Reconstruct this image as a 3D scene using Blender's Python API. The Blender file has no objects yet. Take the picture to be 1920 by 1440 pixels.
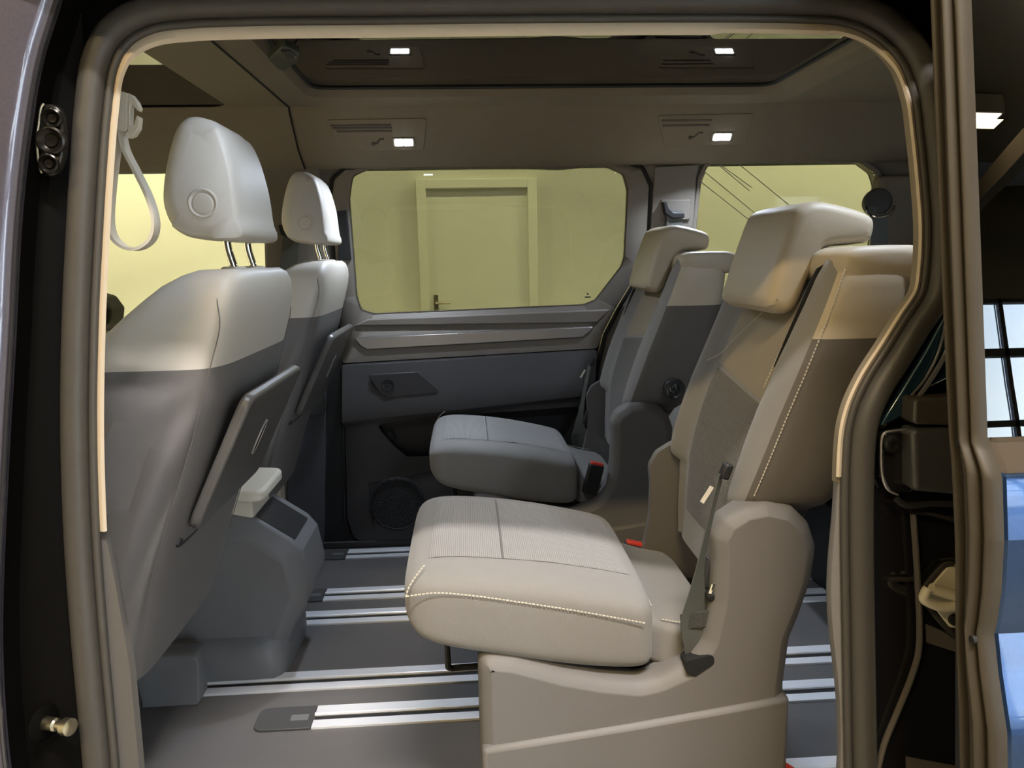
import bpy, bmesh, math, random
from mathutils import Vector, Matrix
random.seed(7)
R = math.radians
S = bpy.context.scene
COL = S.collection

# ------------------------------------------------------------------ camera
CAMH, FPX = 0.95, 1400.0
YAW, PIT, ROLL = R(3.3), R(9.5), R(1.15)
vF = Vector((math.sin(YAW)*math.cos(PIT), math.cos(YAW)*math.cos(PIT), -math.sin(PIT)))
_r = Vector((math.cos(YAW), -math.sin(YAW), 0)); _u = _r.cross(vF)
vR = _r*math.cos(ROLL) - _u*math.sin(ROLL)
vU = _u*math.cos(ROLL) + _r*math.sin(ROLL)
CP = Vector((0, 0, CAMH))
cd = bpy.data.cameras.new('camera'); cam = bpy.data.objects.new('camera', cd); COL.objects.link(cam)
cd.sensor_width = 36; cd.lens = 36*FPX/1920; cd.clip_start = .02; cd.clip_end = 200
m = Matrix.Identity(4)
for i in range(3):
    m[i][0], m[i][1], m[i][2], m[i][3] = vR[i], vU[i], -vF[i], CP[i]
cam.matrix_world = m
S.camera = cam

# ------------------------------------------------------------------ world, lights, exposure
W = bpy.data.worlds.new('world'); S.world = W; W.use_nodes = True
wn = W.node_tree.nodes; wl = W.node_tree.links
bg = wn['Background']
tcw = wn.new('ShaderNodeTexCoord'); nzw = wn.new('ShaderNodeTexNoise'); nzw.inputs['Scale'].default_value = 3
crw = wn.new('ShaderNodeValToRGB')
crw.color_ramp.elements[0].position = .35; crw.color_ramp.elements[0].color = (.45, .62, 1, 1)
crw.color_ramp.elements[1].position = .65; crw.color_ramp.elements[1].color = (.85, .9, 1, 1)
wl.new(tcw.outputs['Generated'], nzw.inputs['Vector']); wl.new(nzw.outputs['Fac'], crw.inputs['Fac'])
wl.new(crw.outputs['Color'], bg.inputs['Color'])
bg.inputs['Strength'].default_value = 21.0

def area(name, loc, target, sx, sy, power, color, spread=180):
    d = bpy.data.lights.new(name, 'AREA'); d.shape = 'RECTANGLE'; d.size = sx; d.size_y = sy
    d.energy = power; d.color = color; d.spread = R(spread)
    o = bpy.data.objects.new(name, d); COL.objects.link(o); o.location = loc
    o.rotation_euler = (Vector(target)-Vector(loc)).to_track_quat('-Z', 'Y').to_euler()
    return o
WARM = (1.0, .74, .36); NEUT = (1.0, .95, .92); FARWARM = (1.0, .93, .54); COOL = (.74, .84, 1.0)
# strip lamps of the garage (their housings are built below)
CEIL = 4.7
GARAGE_LAMPS = [(-3.0, -2.65, 140, WARM), (-.4, -2.65, 160, WARM), (4.48, -5.15, 50, WARM), (.6, -.95, 310, NEUT), (-4.2, 3.3, 400, FARWARM), (.4, 3.3, 250, FARWARM), (5.0, 3.3, 700, FARWARM)]
for i, (x, y, p, lc) in enumerate(GARAGE_LAMPS):
    area('garage_lamp_light', (x, y, CEIL-.28), (x, y, 0), 1.4 if y < 0 else 3.2, .18, p, lc)
# reading lamps in the headliner, the two in view and the two on the near side above the opening
LED = [(-.171, 2.28, 1.295), (.772, 2.28, 1.300), (-.171, 1.12, 1.376), (.772, 1.12, 1.376)]
for i, (x, y, z) in enumerate(LED):
    s = -1 if y > 1.5 else 1
    area('reading_lamp_light', (x, y-.012 if s > 0 else y-.008, z-.012), (x, y+s*.42, 0), .045, .02, (3.4, 3.6, 1.1, 2.4)[i], COOL, 135)
S.view_settings.view_transform = 'Standard'; S.view_settings.look = 'None'
S.view_settings.gamma = 1; S.view_settings.use_curve_mapping = False
S.view_settings.exposure = 0.0
S.cycles.use_denoising = True
S.cycles.max_bounces = 8; S.cycles.transparent_max_bounces = 12

# ------------------------------------------------------------------ helpers
def ray(x, y): return vF + vR*((x-960)/FPX) - vU*((y-720)/FPX)
def at(x, y, X=None, Y=None, Z=None):
    d = ray(x, y)
    t = Y/d.y if Y is not None else ((Z-CAMH)/d.z if Z is not None else X/d.x)
    return CP + d*t
def at_plane(x, y, p0, n):
    d = ray(x, y); return CP + d*((Vector(p0)-CP).dot(n)/d.dot(n))
def yb(z): return .86 + .13*(z-.7)                  # side of the body at height z
def at_body(x, y, off=0):
    Y = .88
    for _ in range(6):
        p = at(x, y, Y=Y+off); Y = yb(p.z)
    return p
def wpos(o):
    v = Vector((0, 0, 0))
    while o: v += o.location; o = o.parent
    return v
def obj(name, bm, mat, parent=None, bevel=0, seg=2, subsurf=0, solid=0, kind=None, label=None, angle=38, recalc=True, loc=None):
    if recalc: bmesh.ops.recalc_face_normals(bm, faces=bm.faces)
    if loc is None: loc = wpos(parent) if parent else Vector((0, 0, 0))
    else: loc = Vector(loc)
    bmesh.ops.translate(bm, verts=bm.verts, vec=-loc)
    me = bpy.data.meshes.new(name); bm.to_mesh(me); bm.free()
    o = bpy.data.objects.new(name, me); COL.objects.link(o)
    if parent: o.parent = parent
    else: o.location = loc
    me.materials.append(mat)
    me.polygons.foreach_set('use_smooth', [True]*len(me.polygons))
    if angle < 180: me.set_sharp_from_angle(angle=R(angle))
    if solid:
        md = o.modifiers.new('solid', 'SOLIDIFY'); md.thickness = solid; md.offset = 1
    if subsurf:
        md = o.modifiers.new('sub', 'SUBSURF'); md.levels = md.render_levels = subsurf
    if bevel:
        md = o.modifiers.new('bevel', 'BEVEL'); md.width = bevel; md.segments = seg
        md.limit_method = 'ANGLE'; md.angle_limit = R(35)
    if kind: o['kind'] = kind
    if label: o['label'] = label
    return o
def thing(name, label, cat, loc=(0, 0, 0), group=None, kind=None):
    o = bpy.data.objects.new(name, None); COL.objects.link(o); o.location = loc; o.empty_display_size = .05
    o['label'] = label
    if cat: o['category'] = cat
    if group: o['group'] = group
    if kind: o['kind'] = kind
    return o
def tag(o, label, cat=None, group=None, kind=None):
    o['label'] = label
    if cat: o['category'] = cat
    if group: o['group'] = group
    if kind: o['kind'] = kind
    return o
def NB(): return bmesh.new()
def lerp(a, b, t): return a+(b-a)*t
def interp(tab, z):
    if z <= tab[0][0]: return tab[0][1:]
    for a, b in zip(tab, tab[1:]):
        if z <= b[0]:
            t = (z-a[0])/(b[0]-a[0]); return tuple(lerp(p, q, t) for p, q in zip(a[1:], b[1:]))
    return tab[-1][1:]
def smooth(pts, n, closed=False):
    P = [Vector(p) for p in pts]; N = len(P); out = []
    segs = N if closed else N-1
    g = (lambda i: P[i % N]) if closed else (lambda i: P[max(0, min(N-1, i))])
    for s in range(segs):
        p0, p1, p2, p3 = g(s-1), g(s), g(s+1), g(s+2)
        for k in range(n):
            t = k/n
            out.append(.5*((2*p1)+(p2-p0)*t+(2*p0-5*p1+4*p2-p3)*t*t+(3*p1-p0-3*p2+p3)*t**3))
    if not closed: out.append(P[-1].copy())
    return out
def fillet(pts, r, seg=4):
    n = len(pts); out = []
    for i in range(n):
        p = Vector(pts[i]); a = Vector(pts[i-1]); b = Vector(pts[(i+1) % n])
        rr = r[i] if isinstance(r, (list, tuple)) else r
        da, db = (a-p), (b-p); l = min(da.length, db.length)*.48
        if rr <= 0 or l < 1e-5: out.append(p); continue
        ang = da.angle(db); t = min(l, rr/max(.05, math.tan(ang/2)))
        p1, p2 = p+da.normalized()*t, p+db.normalized()*t
        for k in range(seg+1):
            u = k/seg; out.append((1-u)**2*p1+2*u*(1-u)*p+u*u*p2)
    return out
def ringverts(bm, pts): return [bm.verts.new(p) for p in pts]
def bridge(bm, a, b, closed=True):
    n = len(a); fs = []
    for i in range(n if closed else n-1):
        j = (i+1) % n
        try: fs.append(bm.faces.new((a[i], a[j], b[j], b[i])))
        except ValueError: pass
    return fs
def loft(bm, rings, cap=True, closed=True):
    vs = [ringverts(bm, r) for r in rings]; allf = []
    for a, b in zip(vs, vs[1:]): allf.append(bridge(bm, a, b, closed))
    if cap == 'fill':
        for q in (vs[0], vs[-1]):
            es = [bm.edges.get((q[i-1], q[i])) for i in range(len(q))]
            bmesh.ops.triangle_fill(bm, use_beauty=True, edges=es)
    elif cap:
        bm.faces.new(vs[0][::-1]); bm.faces.new(vs[-1])
    return vs, allf
def prism(bm, pts3, vec):
    """n-gon extruded along vec"""
    a = ringverts(bm, [Vector(p) for p in pts3]); b = ringverts(bm, [Vector(p)+Vector(vec) for p in pts3])
    bm.faces.new(a[::-1]); bm.faces.new(b); bridge(bm, a, b)
def xz(pts, Y): return [Vector((p[0], Y, p[1])) for p in pts]
def pix(pts, **k): return [at(p[0], p[1], **k) for p in pts]
def box(bm, c, d, M=None):
    c = Vector(c); hx, hy, hz = d[0]/2, d[1]/2, d[2]/2
    v = []
    for x, y, z in ((-1,-1,-1),(1,-1,-1),(1,1,-1),(-1,1,-1),(-1,-1,1),(1,-1,1),(1,1,1),(-1,1,1)):
        q = Vector((x*hx, y*hy, z*hz))
        if M is not None: q = M @ q
        v.append(bm.verts.new(c+q))
    for f in ((0,3,2,1),(4,5,6,7),(0,1,5,4),(1,2,6,5),(2,3,7,6),(3,0,4,7)): bm.faces.new([v[i] for i in f])
def tube(bm, path, r, n=8, closed=False, flat=None):
    P = [Vector(p) for p in path]; N = len(P); rings = []
    up = Vector((0, 0, 1)); prev = None
    for i in range(N):
        if closed: t = (P[(i+1) % N]-P[i-1])
        else: t = P[min(N-1, i+1)]-P[max(0, i-1)]
        t.normalize()
        if prev is None:
            a = t.orthogonal().normalized() if abs(t.dot(up)) > .95 else t.cross(up).normalized()
        else: a = (prev-t*prev.dot(t)).normalized()
        prev = a; b = t.cross(a)
        rr = r(i/(N-1)) if callable(r) else r
        rings.append([P[i]+(a*math.cos(2*math.pi*k/n)+b*math.sin(2*math.pi*k/n))*rr for k in range(n)])
    vs = [ringverts(bm, q) for q in rings]
    for a, b in zip(vs, vs[1:]): bridge(bm, a, b)
    if closed: bridge(bm, vs[-1], vs[0])
    else: bm.faces.new(vs[0][::-1]); bm.faces.new(vs[-1])
def ribbon(bm, path, wv, thick):
    """strap: wv = width vector or list, half thickness along the normal"""
    P = [Vector(p) for p in path]; N = len(P); rings = []
    for i in range(N):
        t = (P[min(N-1, i+1)]-P[max(0, i-1)]).normalized()
        w = Vector(wv[i]) if isinstance(wv, list) else Vector(wv)
        n = t.cross(w).normalized()*thick/2
        rings.append([P[i]-w/2-n, P[i]+w/2-n, P[i]+w/2+n, P[i]-w/2+n])
    loft(bm, rings)
def sweep(bm, path, prof, normals, axis, closed=True, pclosed=True):
    """prof (a, b): a along the in-plane normal, b along axis (vector or list)"""
    rings = []
    for i, p in enumerate(path):
        ax = axis
        rings.append([p+normals[i]*a+ax*b for a, b in prof])
    vs = [ringverts(bm, q) for q in rings]
    for a, b in zip(vs, vs[1:]): bridge(bm, a, b, pclosed)
    if closed: bridge(bm, vs[-1], vs[0], pclosed)
    return vs
def lathe(bm, c, axis, prof, n=24):
    """prof (r, h) about axis through c"""
    ax = Vector(axis).normalized(); a = ax.orthogonal().normalized(); b = ax.cross(a); c = Vector(c)
    rings = [[c+ax*h+(a*math.cos(2*math.pi*k/n)+b*math.sin(2*math.pi*k/n))*max(r, 1e-4) for k in range(n)] for r, h in prof]
    loft(bm, rings)
def plate(bm, outer, holes):
    es = []
    for loop in [outer]+list(holes):
        v = ringverts(bm, loop)
        for i in range(len(v)): es.append(bm.edges.new((v[i], v[(i+1) % len(v)])))
    bmesh.ops.triangle_fill(bm, use_beauty=True, use_dissolve=False, edges=es)
def ring2(n, e):
    out = []
    for k in range(n):
        t = 2*math.pi*k/n; c, s = math.cos(t), math.sin(t)
        out.append((math.copysign(abs(c)**(2/e), c), math.copysign(abs(s)**(2/e), s)))
    return out
def dashes(bm, path, step=.006, size=.0016, ln=.0042):
    L = 0; P = [Vector(p) for p in path]; acc = 0
    for a, b in zip(P, P[1:]):
        d = (b-a).length; t = acc
        if d < 1e-6: continue
        u = (b-a)/d; q = u.to_track_quat('X', 'Z').to_matrix()
        while t < d:
            box(bm, a+u*t, (ln, size, size), q); t += step
        acc = t-d

# ------------------------------------------------------------------ materials
def mat(name, col, rough=.5, metal=0, var=0, vscale=8, bump=0, bscale=400, spec=.5, coat=0, emit=None, es=0, sheen=0):
    M = bpy.data.materials.new(name); M.use_nodes = True
    nt = M.node_tree; n = nt.nodes; l = nt.links; p = n['Principled BSDF']
    p.inputs['Base Color'].default_value = (*col, 1); p.inputs['Roughness'].default_value = rough
    p.inputs['Metallic'].default_value = metal; p.inputs['Specular IOR Level'].default_value = spec
    p.inputs['Coat Weight'].default_value = coat; p.inputs['Coat Roughness'].default_value = .03
    if sheen: p.inputs['Sheen Weight'].default_value = sheen
    tc = n.new('ShaderNodeTexCoord')
    if var:
        nz = n.new('ShaderNodeTexNoise'); nz.inputs['Scale'].default_value = vscale; nz.inputs['Detail'].default_value = 5
        mx = n.new('ShaderNodeMix'); mx.data_type = 'RGBA'
        mx.inputs[6].default_value = tuple(c*(1-var) for c in col)+(1,); mx.inputs[7].default_value = tuple(min(1, c*(1+var)) for c in col)+(1,)
        l.new(tc.outputs['Object'], nz.inputs['Vector']); l.new(nz.outputs['Fac'], mx.inputs[0]); l.new(mx.outputs[2], p.inputs['Base Color'])
    if bump:
        nb = n.new('ShaderNodeTexNoise'); nb.inputs['Scale'].default_value = bscale; nb.inputs['Detail'].default_value = 2
        bp = n.new('ShaderNodeBump'); bp.inputs['Strength'].default_value = bump; bp.inputs['Distance'].default_value = .002
        l.new(tc.outputs['Object'], nb.inputs['Vector']); l.new(nb.outputs['Fac'], bp.inputs['Height']); l.new(bp.outputs['Normal'], p.inputs['Normal'])
    if emit:
        p.inputs['Emission Color'].default_value = (*emit, 1); p.inputs['Emission Strength'].default_value = es
    return M
def ribbed(name, c1, c2, axis, scale):
    M = mat(name, c1, .85, sheen=.2); nt = M.node_tree; n = nt.nodes; l = nt.links; p = n['Principled BSDF']
    tc = n.new('ShaderNodeTexCoord'); wv = n.new('ShaderNodeTexWave'); wv.wave_type = 'BANDS'; wv.bands_direction = axis
    wv.inputs['Scale'].default_value = scale; wv.inputs['Distortion'].default_value = .4; wv.inputs['Detail'].default_value = 1
    mx = n.new('ShaderNodeMix'); mx.data_type = 'RGBA'; mx.inputs[6].default_value = (*c1, 1); mx.inputs[7].default_value = (*c2, 1)
    bp = n.new('ShaderNodeBump'); bp.inputs['Strength'].default_value = .5; bp.inputs['Distance'].default_value = .002
    l.new(tc.outputs['Object'], wv.inputs['Vector']); l.new(wv.outputs['Fac'], mx.inputs[0]); l.new(mx.outputs[2], p.inputs['Base Color'])
    l.new(wv.outputs['Fac'], bp.inputs['Height']); l.new(bp.outputs['Normal'], p.inputs['Normal'])
    return M
def glass(name, tint, refl=1.0, ior=1.5, rough=0.0):
    M = bpy.data.materials.new(name); M.use_nodes = True; nt = M.node_tree; n = nt.nodes; l = nt.links
    n.remove(n['Principled BSDF']); o = n['Material Output']
    t = n.new('ShaderNodeBsdfTransparent'); t.inputs['Color'].default_value = (*tint, 1)
    g = n.new('ShaderNodeBsdfGlossy'); g.inputs['Roughness'].default_value = rough; g.inputs['Color'].default_value = (refl, refl, refl, 1)
    f = n.new('ShaderNodeFresnel'); f.inputs['IOR'].default_value = ior
    m_ = n.new('ShaderNodeMixShader'); l.new(f.outputs[0], m_.inputs[0]); l.new(t.outputs[0], m_.inputs[1]); l.new(g.outputs[0], m_.inputs[2])
    l.new(m_.outputs[0], o.inputs['Surface']); return M
M_ = dict(
    paint=mat('van_paint', (.012, .014, .022), .28, .3, coat=1, var=.3, vscale=300),
    paint_blue=mat('blue_metallic_paint', (.022, .05, .12), .22, .7, coat=.35, var=.25, vscale=400),
    black=mat('black_painted_metal', (.0028, .0025, .0022), .6, spec=.06),
    black_gloss=mat('gloss_black_paint', (.010, .010, .012), .12, coat=1),
    rubber=mat('seal_rubber', (.050, .045, .038), .48, var=.1, vscale=60, bump=.08, bscale=600),
    rubber_light=mat('door_seal_rubber', (.042, .033, .021), .48, spec=.35, var=.12, vscale=40),
    cream=mat('cream_trim', (.56, .47, .35), .55, bump=.05),
    strap=mat('strap_plastic', (.62, .57, .47), .5),
    headliner=mat('headliner_cloth', (.25, .21, .155), .95, var=.06, vscale=30, bump=.15, bscale=900),
    trim=mat('grey_beige_trim', (.21, .185, .155), .6, bump=.12, bscale=700),
    dark_trim=mat('charcoal_trim', (.046, .044, .043), .6, bump=.15, bscale=700),
    black_trim=mat('black_plastic', (.014, .014, .014), .5),
    floor=mat('floor_vinyl', (.115, .108, .103), .6, var=.22, vscale=3.5, bump=.2, bscale=500),
    cap=mat('rail_cap', (.06, .058, .057), .55),
    alu=mat('brushed_aluminium', (.90, .90, .92), .45, .40),
    alu_trim=mat('aluminium_strip', (.50, .49, .49), .32, .85, var=.04, vscale=90),
    slot=mat('rail_slot', (.01, .01, .01), .7),
    leather=mat('pale_leatherette', (.61, .565, .495), .5, var=.03, vscale=20, bump=.08, bscale=800),
    leather2=mat('beige_leatherette', (.45, .385, .285), .5, var=.03, vscale=20, bump=.08, bscale=800),
    shell=mat('grey_seat_shell', (.16, .148, .142), .68, var=.04, bump=.12, bscale=700),
    fabric=mat('greige_seat_fabric', (.220, .208, .194), .9, var=.05, vscale=40, bump=.25, bscale=900, sheen=.2),
    field=mat('plain_back_cloth', (.26, .215, .15), .9, var=.05, vscale=40, bump=.25, bscale=900, sheen=.2),
    cover=mat('dark_seat_back_cloth', (.105, .092, .078), .8, var=.05, vscale=30, bump=.15, bscale=900),
    ribx=ribbed('ribbed_seat_cloth', (.315, .300, .285), (.195, .186, .176), 'X', 95),
    ribz=ribbed('ribbed_back_cloth', (.15, .135, .115), (.085, .078, .068), 'Z', 100),
    base=mat('seat_base_plastic', (.163, .154, .147), .58, bump=.12, bscale=600, var=.03),
    console=mat('console_plastic', (.15, .148, .15), .55, bump=.15, bscale=600),
    stitch=mat('cream_thread', (.62, .57, .47), .8),
    chrome=mat('chrome', (.85, .84, .80), .08, 1),
    belt=mat('belt_webbing', (.085, .09, .08), .5, bump=.3, bscale=900),
    red=mat('red_button', (.75, .06, .04), .45),
    plastic=mat('dark_gloss_plastic', (.03, .03, .03), .25),
    tray=mat('tray_plastic', (.10, .094, .088), .36, bump=.06, bscale=600),
    led=mat('lamp_lens', (.9, .9, .9), .3, emit=(.85, .93, 1), es=22),
    lampoff=mat('lamp_bezel', (.30, .27, .22), .5),
    vent=mat('vent_plastic', (.10, .085, .07), .6),
    tint=glass('tinted_glass', (.455, .47, .42), ior=1.3), clear=glass('clear_glass', (.93, .95, .90)),
    roofglass=glass('roof_glass', (.035, .04, .035), ior=3.2),
    doorglass=glass('privacy_glass', (.02, .02, .02), ior=1.42),
    steel=mat('zinc_steel', (.62, .56, .42), .3, 1),
    latch=mat('cream_latch', (.66, .60, .46), .45),
    wall=mat('painted_wall', (.80, .78, .68), .9, var=.04, vscale=.7),
    gdoor=mat('door_paint', (.70, .69, .61), .7), gframe=mat('door_frame_paint', (.70, .685, .60), .85),
    concrete=mat('concrete', (.32, .31, .30), .6, var=.25, vscale=1.2), ceil=mat('garage_ceiling', (.14, .12, .09), .9),
    beam=mat('roof_beam', (.085, .073, .055), .8), mull=mat('mullion', (.03, .03, .03), .5),
    tube=mat('tube_lamp', (.9, .9, .9), .4, emit=(1, .92, .8), es=14), asphalt=mat('yard', (.22, .22, .23), .9, var=.2, vscale=.6),
    bldg=mat('rendered_facade', (.45, .44, .43), .9), pane=mat('dark_pane', (.03, .035, .04), .1),
    foot=mat('dark_grey_trim', (.085, .078, .072), .7, bump=.1),
    grille=None)
def perforated():
    M = mat('speaker_mesh', (.018, .018, .018), .6); nt = M.node_tree; n = nt.nodes; l = nt.links; p = n['Principled BSDF']
    tc = n.new('ShaderNodeTexCoord'); v = n.new('ShaderNodeTexVoronoi'); v.inputs['Scale'].default_value = 260
    bp = n.new('ShaderNodeBump'); bp.inputs['Strength'].default_value = .8; bp.inputs['Distance'].default_value = .003
    l.new(tc.outputs['Object'], v.inputs['Vector']); l.new(v.outputs['Distance'], bp.inputs['Height']); l.new(bp.outputs['Normal'], p.inputs['Normal'])
    return M
M_['grille'] = perforated()

# ================================================================== GARAGE
GZ = -.55
def sheet(name, c, d, mt, label):
    b = NB(); box(b, c, d); return tag(obj(name, b, mt), label, kind='structure')
BACK = -6.5
ground = sheet('ground', (1, -.3, GZ-.05), (17, 12.8, .1), M_['concrete'], 'grey concrete garage floor under the van')
sheet('ceiling_garage', (1, -.3, CEIL+.06), (17, 12.8, .1), M_['ceil'], 'dark garage ceiling seen mirrored in the sliding door glass')
sheet('wall_left', (-7.3, -.3, 2), (.2, 12.8, 5.6), M_['wall'], 'garage side wall in front of the van')
sheet('wall_right', (9.3, -.3, 2), (.2, 12.8, 5.6), M_['wall'], 'garage side wall behind the van')
# wall beyond the van with a door in it
DX0, DX1, DZ1 = at(803, 500, Y=5.7).x, at(992, 500, Y=5.7).x, at(900, 352, Y=5.7).z
b = NB()
plate(b, xz([(-7.2, GZ), (9.2, GZ), (9.2, CEIL), (-7.2, CEIL)], 5.8), [xz([(DX0, GZ+.001), (DX1, GZ+.001), (DX1, DZ1), (DX0, DZ1)], 5.8)])
tag(obj('wall_back', b, M_['wall'], solid=.2), 'pale yellow lit wall beyond the van windows', kind='structure')
gd = thing('door_2', 'plain grey door in the pale wall seen through the van window', None, (DX0, 5.8, GZ), kind='structure')
b = NB(); box(b, ((DX0+DX1)/2, 5.80, (GZ+DZ1)/2), (DX1-DX0, .05, DZ1-GZ)); obj('door_leaf', b, M_['gdoor'], gd)
b = NB()
for x in (DX0-.035, DX1+.035): box(b, (x, 5.775, (GZ+DZ1)/2), (.07, .1, DZ1-GZ+.14))
box(b, ((DX0+DX1)/2, 5.775, DZ1+.035), (DX1-DX0, .1, .07)); obj('door_frame', b, M_['gframe'], gd, bevel=.006)
b = NB(); h = at(818, 573, Y=5.74); box(b, h, (.035, .012, .16)); tube(b, [h+Vector((0, -.01, .02)), h+Vector((0, -.05, .02)), h+Vector((.11, -.05, .02))], .009)
obj('door_handle', b, M_['steel'], gd)
# camera side: tall glazing to the yard
b = NB(); gx0, gx1, gz0, gz1 = 2.5, 9.0, -.35, 3.0
plate(b, xz([(-7.2, GZ), (9.2, GZ), (9.2, CEIL), (-7.2, CEIL)], BACK), [xz([(gx0, gz0), (gx1, gz0), (gx1, gz1), (gx0, gz1)], BACK)])
tag(obj('wall_front', b, M_['beam'], solid=.15), 'garage wall on the camera side with tall glazing', kind='structure')
win = thing('window_1', 'tall mullioned glazing to the yard mirrored in the sliding door', None, (gx0, BACK, gz0), kind='structure')
xs = [gx0, 4.2, 5.9, 7.5, gx1]; zs = [gz0, .5, 1.45, 2.38, gz1]
for x in xs:
    b = NB(); box(b, (x, BACK-.07, (gz0+gz1)/2), (.06, .1, gz1-gz0)); obj('mullion', b, M_['mull'], win)
for z in zs:
    b = NB(); box(b, ((gx0+gx1)/2, BACK-.07, z), (gx1-gx0, .1, .09)); obj('transom', b, M_['mull'], win)
for i in range(4):
    for z0, z1 in zip(zs, zs[1:]):
        b = NB(); box(b, ((xs[i]+xs[i+1])/2, BACK-.07, (z0+z1)/2), (xs[i+1]-xs[i]-.08, .008, z1-z0-.08)); obj('pane', b, M_['clear'], win)
sheet('ground_yard', (4, -22, GZ-.06), (60, 30, .1), M_['asphalt'], 'grey yard outside the garage glazing')
bl = thing('building', 'low pale building across the yard mirrored in the sliding door glass', 'building', (9, -26, GZ))
b = NB(); box(b, (9, -26, GZ+3), (14, 6, 6)); obj('facade', b, M_['bldg'], bl)
b = NB(); prism(b, [(1.8, -22.7, GZ+6), (16.2, -22.7, GZ+6), (16.2, -26, GZ+7.6), (1.8, -26, GZ+7.6)], (0, 0, .2)); obj('roof', b, M_['beam'], bl)
for i in range(4):
    b = NB(); box(b, (4+i*3.3, -22.98, GZ+3.6), (1.3, .06, 1.5)); obj('window', b, M_['pane'], bl)
# arched roof beams and lamps
for i, x in enumerate((-5, -2.4, .2, 2.8, 5.4, 8)):
    b = NB(); P = []
    for k in range(13):
        t = k/12; P.append(Vector((x, -6.3+11.9*t, CEIL-.75+.62*math.sin(math.pi*t))))
    ribbon(b, P, (.16, 0, 0), .22)
    tag(obj('roof_beam', b, M_['beam'], kind='structure'), 'curved dark roof beam under the garage ceiling', group='garage roof beams', kind='structure')
for i, (x, y, p, lc) in enumerate(GARAGE_LAMPS):
    t = thing('strip_lamp', 'strip lamp under the garage ceiling '+('on the camera side, ' if y < 0 else 'beyond the van, ')+('ahead of the van' if x < -2 else 'above the sliding door opening' if -2 < y < 0 else 'level with the van opening' if x < 2 else 'above the sliding door opening' if y > -2 and y < 0 else 'behind the van'), 'lamp', (x, y, CEIL-.2), group='garage strip lamps')
    b = NB(); box(b, (x, y, CEIL-.1), (1.5 if y < 0 else 3.3, .16, .2)); obj('housing', b, M_['lampoff'], t, bevel=.01)
    b = NB(); box(b, (x, y, CEIL-.205), (1.42 if y < 0 else 3.2, .13, .012)); obj('diffuser', b, M_['tube'], t, bevel=.006)

# ================================================================== VAN SHELL
FARY = 2.42
# ---- floor
b = NB(); prism(b, [(-2.2, .80, 0), (2.3, .80, 0), (2.3, 2.55, 0), (-2.2, 2.55, 0)], (0, 0, -.05))
floor = tag(obj('floor', b, M_['floor'], bevel=.004), 'dark grey vinyl van floor with aluminium rails', kind='structure')
def rail(Y, x0, x1, cap0=True):
    b = NB()
    box(b, ((x0+x1)/2, Y+.020, .002), (x1-x0, .030, .006))
    box(b, ((x0+x1)/2, Y-.029, .002), (x1-x0, .026, .006))
    o = obj('seat_rail', b, M_['alu'], floor, bevel=.001)
    b = NB(); tube(b, [(x0, Y+.0035, .004), (x1, Y+.0035, .004)], .0045); obj('rail_bead', b, M_['alu'], o)
    b = NB(); box(b, ((x0+x1)/2, Y-.009, .0005), (x1-x0-.002, .015, .003)); obj('rail_slot', b, M_['slot'], o)
    if cap0:
        b = NB(); prism(b, fillet([(x0-.001, Y+.036, .001), (x0-.12, Y+.036, .001), (x0-.12, Y-.043, .001), (x0-.001, Y-.043, .001)], [0, .022, .022, 0]), (0, 0, .004))
        obj('rail_end_cap', b, M_['cap'], o, bevel=.001)
        b = NB(); box(b, (x0-.03, Y-.006, .005), (.036, .02, .002)); obj('rail_stop', b, M_['console'], o)
for args in ((1.469, -.348, 1.9), (1.612, -1.3, 1.9, False), (1.921, -1.3, 1.9, False), (2.063, -.435, 1.9), (2.364, -.418, 1.9), (1.213, .30, 1.9)):
    rail(*args)
# ---- headliner
hx0, hx1, hy0, hy1 = -.41, .885, 1.06, 2.185
def rrect(x0, x1, y0, y1, r, z, seg=6):
    return [Vector(p) for p in fillet([(x0, y0, z), (x1, y0, z), (x1, y1, z), (x0, y1, z)], r, seg)]
hole_in = rrect(hx0, hx1, hy0, hy1, .055, 1.42)
o2 = .058
hole_out = rrect(hx0-o2, hx1+o2*.9, hy0-o2, hy1+o2, .10, 1.385)
fx0, fx1, fy0, fy1 = -1.75, -.652, 1.06, 2.255
fhole = rrect(fx0, fx1, fy0, fy1, .06, 1.387)
b = NB(); plate(b, [Vector(p) for p in ((-2.0, .955, 1.387), (2.2, .955, 1.387), (2.2, 2.262, 1.387), (-2.0, 2.262, 1.387))],
                [[Vector((v.x, v.y, 1.387)) for v in hole_out], fhole])
ceil = tag(obj('ceiling', b, M_['headliner'], solid=0), 'grey brown van headliner around the glass roof', kind='structure')
b = NB()      # rim of the rear roof opening
r0 = hole_in; rm = rrect(hx0-.012, hx1+.012, hy0-.012, hy1+.012, .065, 1.400)
up = [v+Vector((0, 0, .02)) for v in r0]
loft(b, [up, r0, rm, hole_out], cap=False); obj('roof_rim', b, M_['headliner'], ceil, recalc=True)
b = NB(); tube(b, [v+Vector((0, 0, .001)) for v in rrect(hx0+.004, hx1-.004, hy0+.004, hy1-.004, .05, 1.4215)], .0045, closed=True); obj('roof_seal', b, M_['black_trim'], ceil)
b = NB(); loft(b, [[v+Vector((0, 0, .04)) for v in fhole], fhole], cap=False); obj('roof_rim', b, M_['headliner'], ceil)
b = NB(); tube(b, [v+Vector((0, 0, .02)) for v in rrect(fx0+.004, fx1-.004, fy0+.004, fy1-.004, .05, 1.398)], .005, closed=True); obj('roof_seal', b, M_['black_trim'], ceil)
b = NB(); prism(b, rrect(hx0-.01, hx1+.01, hy0-.01, hy1+.01, .06, 1.424), (0, 0, .006))
pano = obj('roof_pane', b, M_['roofglass'], ceil, label='dark tinted rear roof pane mirroring the reading lamps')
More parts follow.
